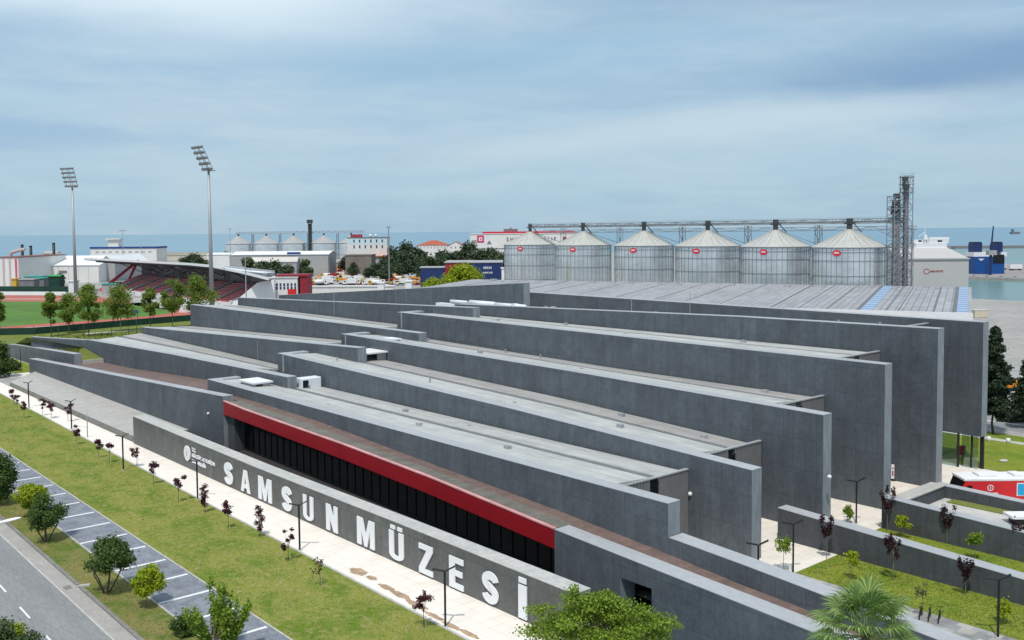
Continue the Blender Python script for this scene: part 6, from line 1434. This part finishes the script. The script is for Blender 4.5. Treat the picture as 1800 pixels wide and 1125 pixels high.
# ================================================================== vehicles of the yard and the quay
def wheels(b_parent, T, xs, wd, rad, lift=0):
    for x in xs:
        for y in (0, wd-.3): b = MB(T); b.bar((x, y, rad), (x, y+.3, rad), rad, 0, 10); b.build('wheel', 'tyre', b_parent)
def vehicle(kind, m1, m2, label, cat, p, rz, group):
    ca, sa = math.cos(rz), math.sin(rz); T = lambda x, y, z: (p[0]+x*ca-y*sa, p[1]+x*sa+y*ca, z+p[2])
    r = thing(kind, label, cat, p, rz, group)
    if kind in ('box_truck', 'tanker_truck', 'flatbed_truck'):
        b = MB(T); b.add([(5.4, 0, .6), (7.3, 0, .6), (7.3, 2.4, .6), (5.4, 2.4, .6), (5.4, 0, 2.9), (6.9, 0, 2.9), (6.9, 2.4, 2.9), (5.4, 2.4, 2.9), (7.3, 0, 1.8), (7.3, 2.4, 1.8)], [(3, 2, 1, 0), (4, 5, 6, 7), (0, 1, 8, 5, 4), (1, 2, 9, 8), (8, 9, 6, 5), (2, 3, 7, 6, 9), (3, 0, 4, 7)]); b.build('cab', m1, r)
        b = MB(T); b.box(6.0, 6.9, -.03, 0, 1.8, 2.6); b.box(6.0, 6.9, 2.4, 2.43, 1.8, 2.6); b.build('window', 'black_window', r)
        b = MB(T)
        if kind == 'box_truck': b.box(0, 5.2, 0, 2.4, 1.0, 3.5)
        elif kind == 'tanker_truck': b.bar((0, 1.2, 2.1), (5.2, 1.2, 2.1), 1.15, 0, 16)
        else: b.box(0, 5.2, 0, 2.4, .95, 1.25); b.box(.3, 3.5, .2, 2.2, 1.25, 2.2)
        b.build('cargo_body', m2, r); b = MB(T); b.box(0, 5.4, .4, 2.0, .6, .95); b.build('chassis', 'steel_dark', r); wheels(r, T, (1.0, 2.1, 6.2), 2.4, .5)
    elif kind == 'excavator':
        for y in (0, 1.9): b = MB(T); b.box(-.2, 3.6, y, y+.6, 0, .9); b.build('track', 'tyre', r)
        b = MB(T); b.box(0, 3.2, .2, 2.3, .95, 2.2); b.build('body', m1, r); b = MB(T); b.box(1.8, 3.2, .3, 1.2, 2.2, 3.2); b.build('cab', 'black_window', r)
        b = MB(T); b.bar((3.0, 1.6, 1.8), (5.4, 1.6, 4.4), .26); b.bar((5.4, 1.6, 4.4), (7.2, 1.6, 1.9), .2); b.box(6.8, 7.6, 1.1, 2.1, 1.0, 1.9); b.build('boom', m1, r)
    elif kind == 'van':
        b = MB(T); b.add([(0, 0, .4), (5.2, 0, .4), (5.2, 1.9, .4), (0, 1.9, .4), (0, 0, 2.3), (4.0, 0, 2.3), (4.0, 1.9, 2.3), (0, 1.9, 2.3), (5.2, 0, 1.2), (5.2, 1.9, 1.2)], [(3, 2, 1, 0), (4, 5, 6, 7), (0, 1, 8, 5, 4), (1, 2, 9, 8), (8, 9, 6, 5), (2, 3, 7, 6, 9), (3, 0, 4, 7)]); b.build('body', m1, r)
        b = MB(T); b.box(3.1, 4.1, -.03, 0, 1.3, 2.0); b.box(.6, 2.6, -.03, 0, 1.4, 2.0); b.build('window', 'black_window', r); wheels(r, T, (1.0, 4.1), 1.9, .36)
    else:
        b = MB(T); b.add([(0, 0, .35), (4.3, 0, .35), (4.3, 1.75, .35), (0, 1.75, .35), (0, 0, .9), (4.3, 0, .85), (4.3, 1.75, .85), (0, 1.75, .9)], [(3, 2, 1, 0), (4, 5, 6, 7), (0, 1, 5, 4), (1, 2, 6, 5), (2, 3, 7, 6), (3, 0, 4, 7)]); b.build('body', m1, r)
        b = MB(T); b.add([(.4, .05, .9), (3.3, .05, .88), (3.3, 1.7, .88), (.4, 1.7, .9), (.8, .2, 1.45), (2.4, .2, 1.45), (2.4, 1.55, 1.45), (.8, 1.55, 1.45)], [(3, 2, 1, 0), (4, 5, 6, 7), (0, 1, 5, 4), (1, 2, 6, 5), (2, 3, 7, 6), (3, 0, 4, 7)]); b.build('cabin', 'black_window', r); wheels(r, T, (.85, 3.45), 1.75, .33)
    return r
combos = [('box_truck', 'white_paint', 'white_paint', 'white box truck', 'truck'), ('box_truck', 'red_paint', 'container_red', 'dark red box truck', 'truck'), ('tanker_truck', 'yellow_paint', 'white_paint', 'yellow cab tanker truck', 'truck'),
          ('flatbed_truck', 'yellow_paint', 'orange_paint', 'yellow flatbed truck with an orange load', 'truck'), ('excavator', 'yellow_paint', '', 'yellow excavator', 'excavator'), ('van', 'white_paint', '', 'white van', 'van'),
          ('car', 'white_paint', '', 'white car', 'car'), ('car', 'pole_grey', '', 'grey car', 'car'), ('car', 'dark_red', '', 'dark red car', 'car'), ('flatbed_truck', 'white_paint', 'wall_cream', 'white flatbed truck with a pale load', 'truck')]
vp = {}
used = {}
def place_v(ci, x, y, rz, where, D=None):
    p = gp(x, y); c = combos[ci]; used.setdefault((ci, where), 0); used[(ci, where)] += 1; k = used[(ci, where)]
    lb = '%s %s' % (c[3].replace(' with an orange load', ' with orange load').replace(' with a pale load', ' with pale load'), where)+('' if k == 1 else ', %s such' % ordw[min(11, k-1)])
    if ci not in vp: vp[ci] = vehicle(c[0], c[1], c[2], lb, c[4], p, rz, 'vehicles of the open yard'); 
    else: dup(vp[ci], p, rz, lb)
q = random.Random(77)
rows = [(0, 0, 548, 742, ''), (0, 0, 545, 745, ''), (0, 0, 540, 742, ''), (0, 0, 540, 735, '')]
wts = [0, 0, 1, 2, 3, 3, 4, 4, 5, 5, 6, 6, 7, 8, 9, 9, 0, 3]
rowname = ['in the farthest row', 'in the second row', 'in the third row', 'in the nearest row']
for ri, (ya, yb, xa, xb, wh) in enumerate(rows):
    x = xa
    while x < xb:
        ci = q.choice(wts); y = (483, 488, 494, 500.5)[ri]+q.uniform(-1.3, 1.3)
        seg = 'near the canteen' if x < 610 else ('below the white office' if x < 690 else 'near the bright tree')
        place_v(ci, x, y, q.uniform(-.4, .4)+(3.14 if q.random() < .4 else 0), rowname[ri]+' '+seg); x += q.uniform(6, 11) if ci < 6 else q.uniform(4, 7)
for x, y, ci in ((527, 506, 1), (560, 510, 8), (745, 478, 0), (716, 480, 4), (690, 482, 5)): place_v(ci, x, y, 0, 'by itself at the yard edge')
# long red and white trailers stacked near the office
for i, (x, y) in enumerate(((510, 508), (536, 509))):
    p = gp(x, y); simple_box('trailer_body', 'red trailer body %s of the white stadium office' % ('just right', 'further right')[i], 'trailer', p, 6, 2.4, 2.4, 'dark_red' if i else 'orange_paint', .1)
# vehicles on the pier and by the service road
for i, (x, y) in enumerate(((1756, 474), (1785, 475))):
    p = gp(x, y); r = thing('freight_trailer', 'long cream freight trailer on the pier, %s one' % ('left', 'right, behind the white cab')[i], 'trailer', p, .12)
    T = lambda xx, yy, z: (p[0]+xx, p[1]+yy+xx*.12, z); L_ = 11 if i == 0 else 9
    b = MB(T); b.box(-L_/2, L_/2, -1.3, 1.3, 1.0, 4.0); b.build('cargo_body', 'wall_cream' if i == 0 else 'white_paint', r)
    b = MB(T); b.box(-L_/2, L_/2, -1.0, 1.0, .5, 1.0); b.build('chassis', 'steel_dark', r)
    for xx in (-L_/2+1.2, -L_/2+2.5, L_/2-1.5): b = MB(T); b.bar((xx, -1.2, .5), (xx, 1.2, .5), .5, 0, 8); b.build('wheel', 'tyre', r)
place_v(3, 1779, 692, .3, 'beyond the conifers by the yard')
place_v(5, 1788, 716, .1, 'on the service road at the right edge')
for i, (x, y) in enumerate(((1712, 485.6), (1735, 486), (1760, 486.5), (1785, 487))):
    p = gp(x, y); b = MB(); b.box(p[0]-.8, p[0]+.8, p[1], p[1]+.7, -1.2, .3); put(b.build('quay_fender', 'tyre', loc=(p[0], p[1], -1.2)), 'black rubber fender on the pier edge, %s from the left' % ordw[i].replace('leftmost', 'first'), 'fender', 'fenders on the pier edge')
# people: tiny walkers at the track
def person(p, h, rz, label, top, legs):
    """one continuous skinned body"""
    J = [(0, 0, .53), (0, 0, .68), (0, .01, .80), (0, .015, .86), (0, .02, .93), (.055, 0, .50), (.06, .03, .27), (.065, -.02, .03), (-.055, 0, .50), (-.06, -.05, .27), (-.06, -.02, .03), (.105, 0, .80), (.125, .03, .63), (.12, .07, .48), (-.105, 0, .80), (-.13, -.02, .63), (-.125, -.05, .48), (.067, .07, .015), (-.062, .07, .015), (0, .022, .985)]
    E_ = [(0, 1), (1, 2), (2, 3), (3, 4), (4, 19), (0, 5), (5, 6), (6, 7), (0, 8), (8, 9), (9, 10), (2, 11), (11, 12), (12, 13), (2, 14), (14, 15), (15, 16), (7, 17), (10, 18)]
    rad = [.075, .07, .085, .033, .056, .052, .035, .022, .052, .035, .022, .036, .026, .018, .036, .026, .018, .02, .02, .045]
    me = bpy.data.meshes.new('person'); me.from_pydata([(x*h, y*h, z*h) for x, y, z in J], E_, []); me.materials.append(M[top])
    o = bpy.data.objects.new('person', me); C.objects.link(o); o.modifiers.new('skin', 'SKIN')
    for i, v_ in enumerate(me.skin_vertices[0].data): v_.radius = (rad[i]*h, rad[i]*h*.85)
    me.skin_vertices[0].data[0].use_root = True
    ss_ = o.modifiers.new('sub', 'SUBSURF'); ss_.levels = 1; ss_.render_levels = 1
    o.location = p; o.rotation_euler = (0, 0, rz); return put(o, label, 'person')
mat('cloth_dark', (.02, .022, .03), .8); mat('cloth_light', (.5, .5, .48), .8)
person(P2(199, 566), 1.75, .4, 'person in dark clothes walking on the near edge of the track, left one', 'cloth_dark', '')
person(P2(207, 565.5), 1.75, 1.2, 'person in dark clothes beside the wide track tree, right one', 'cloth_dark', '')
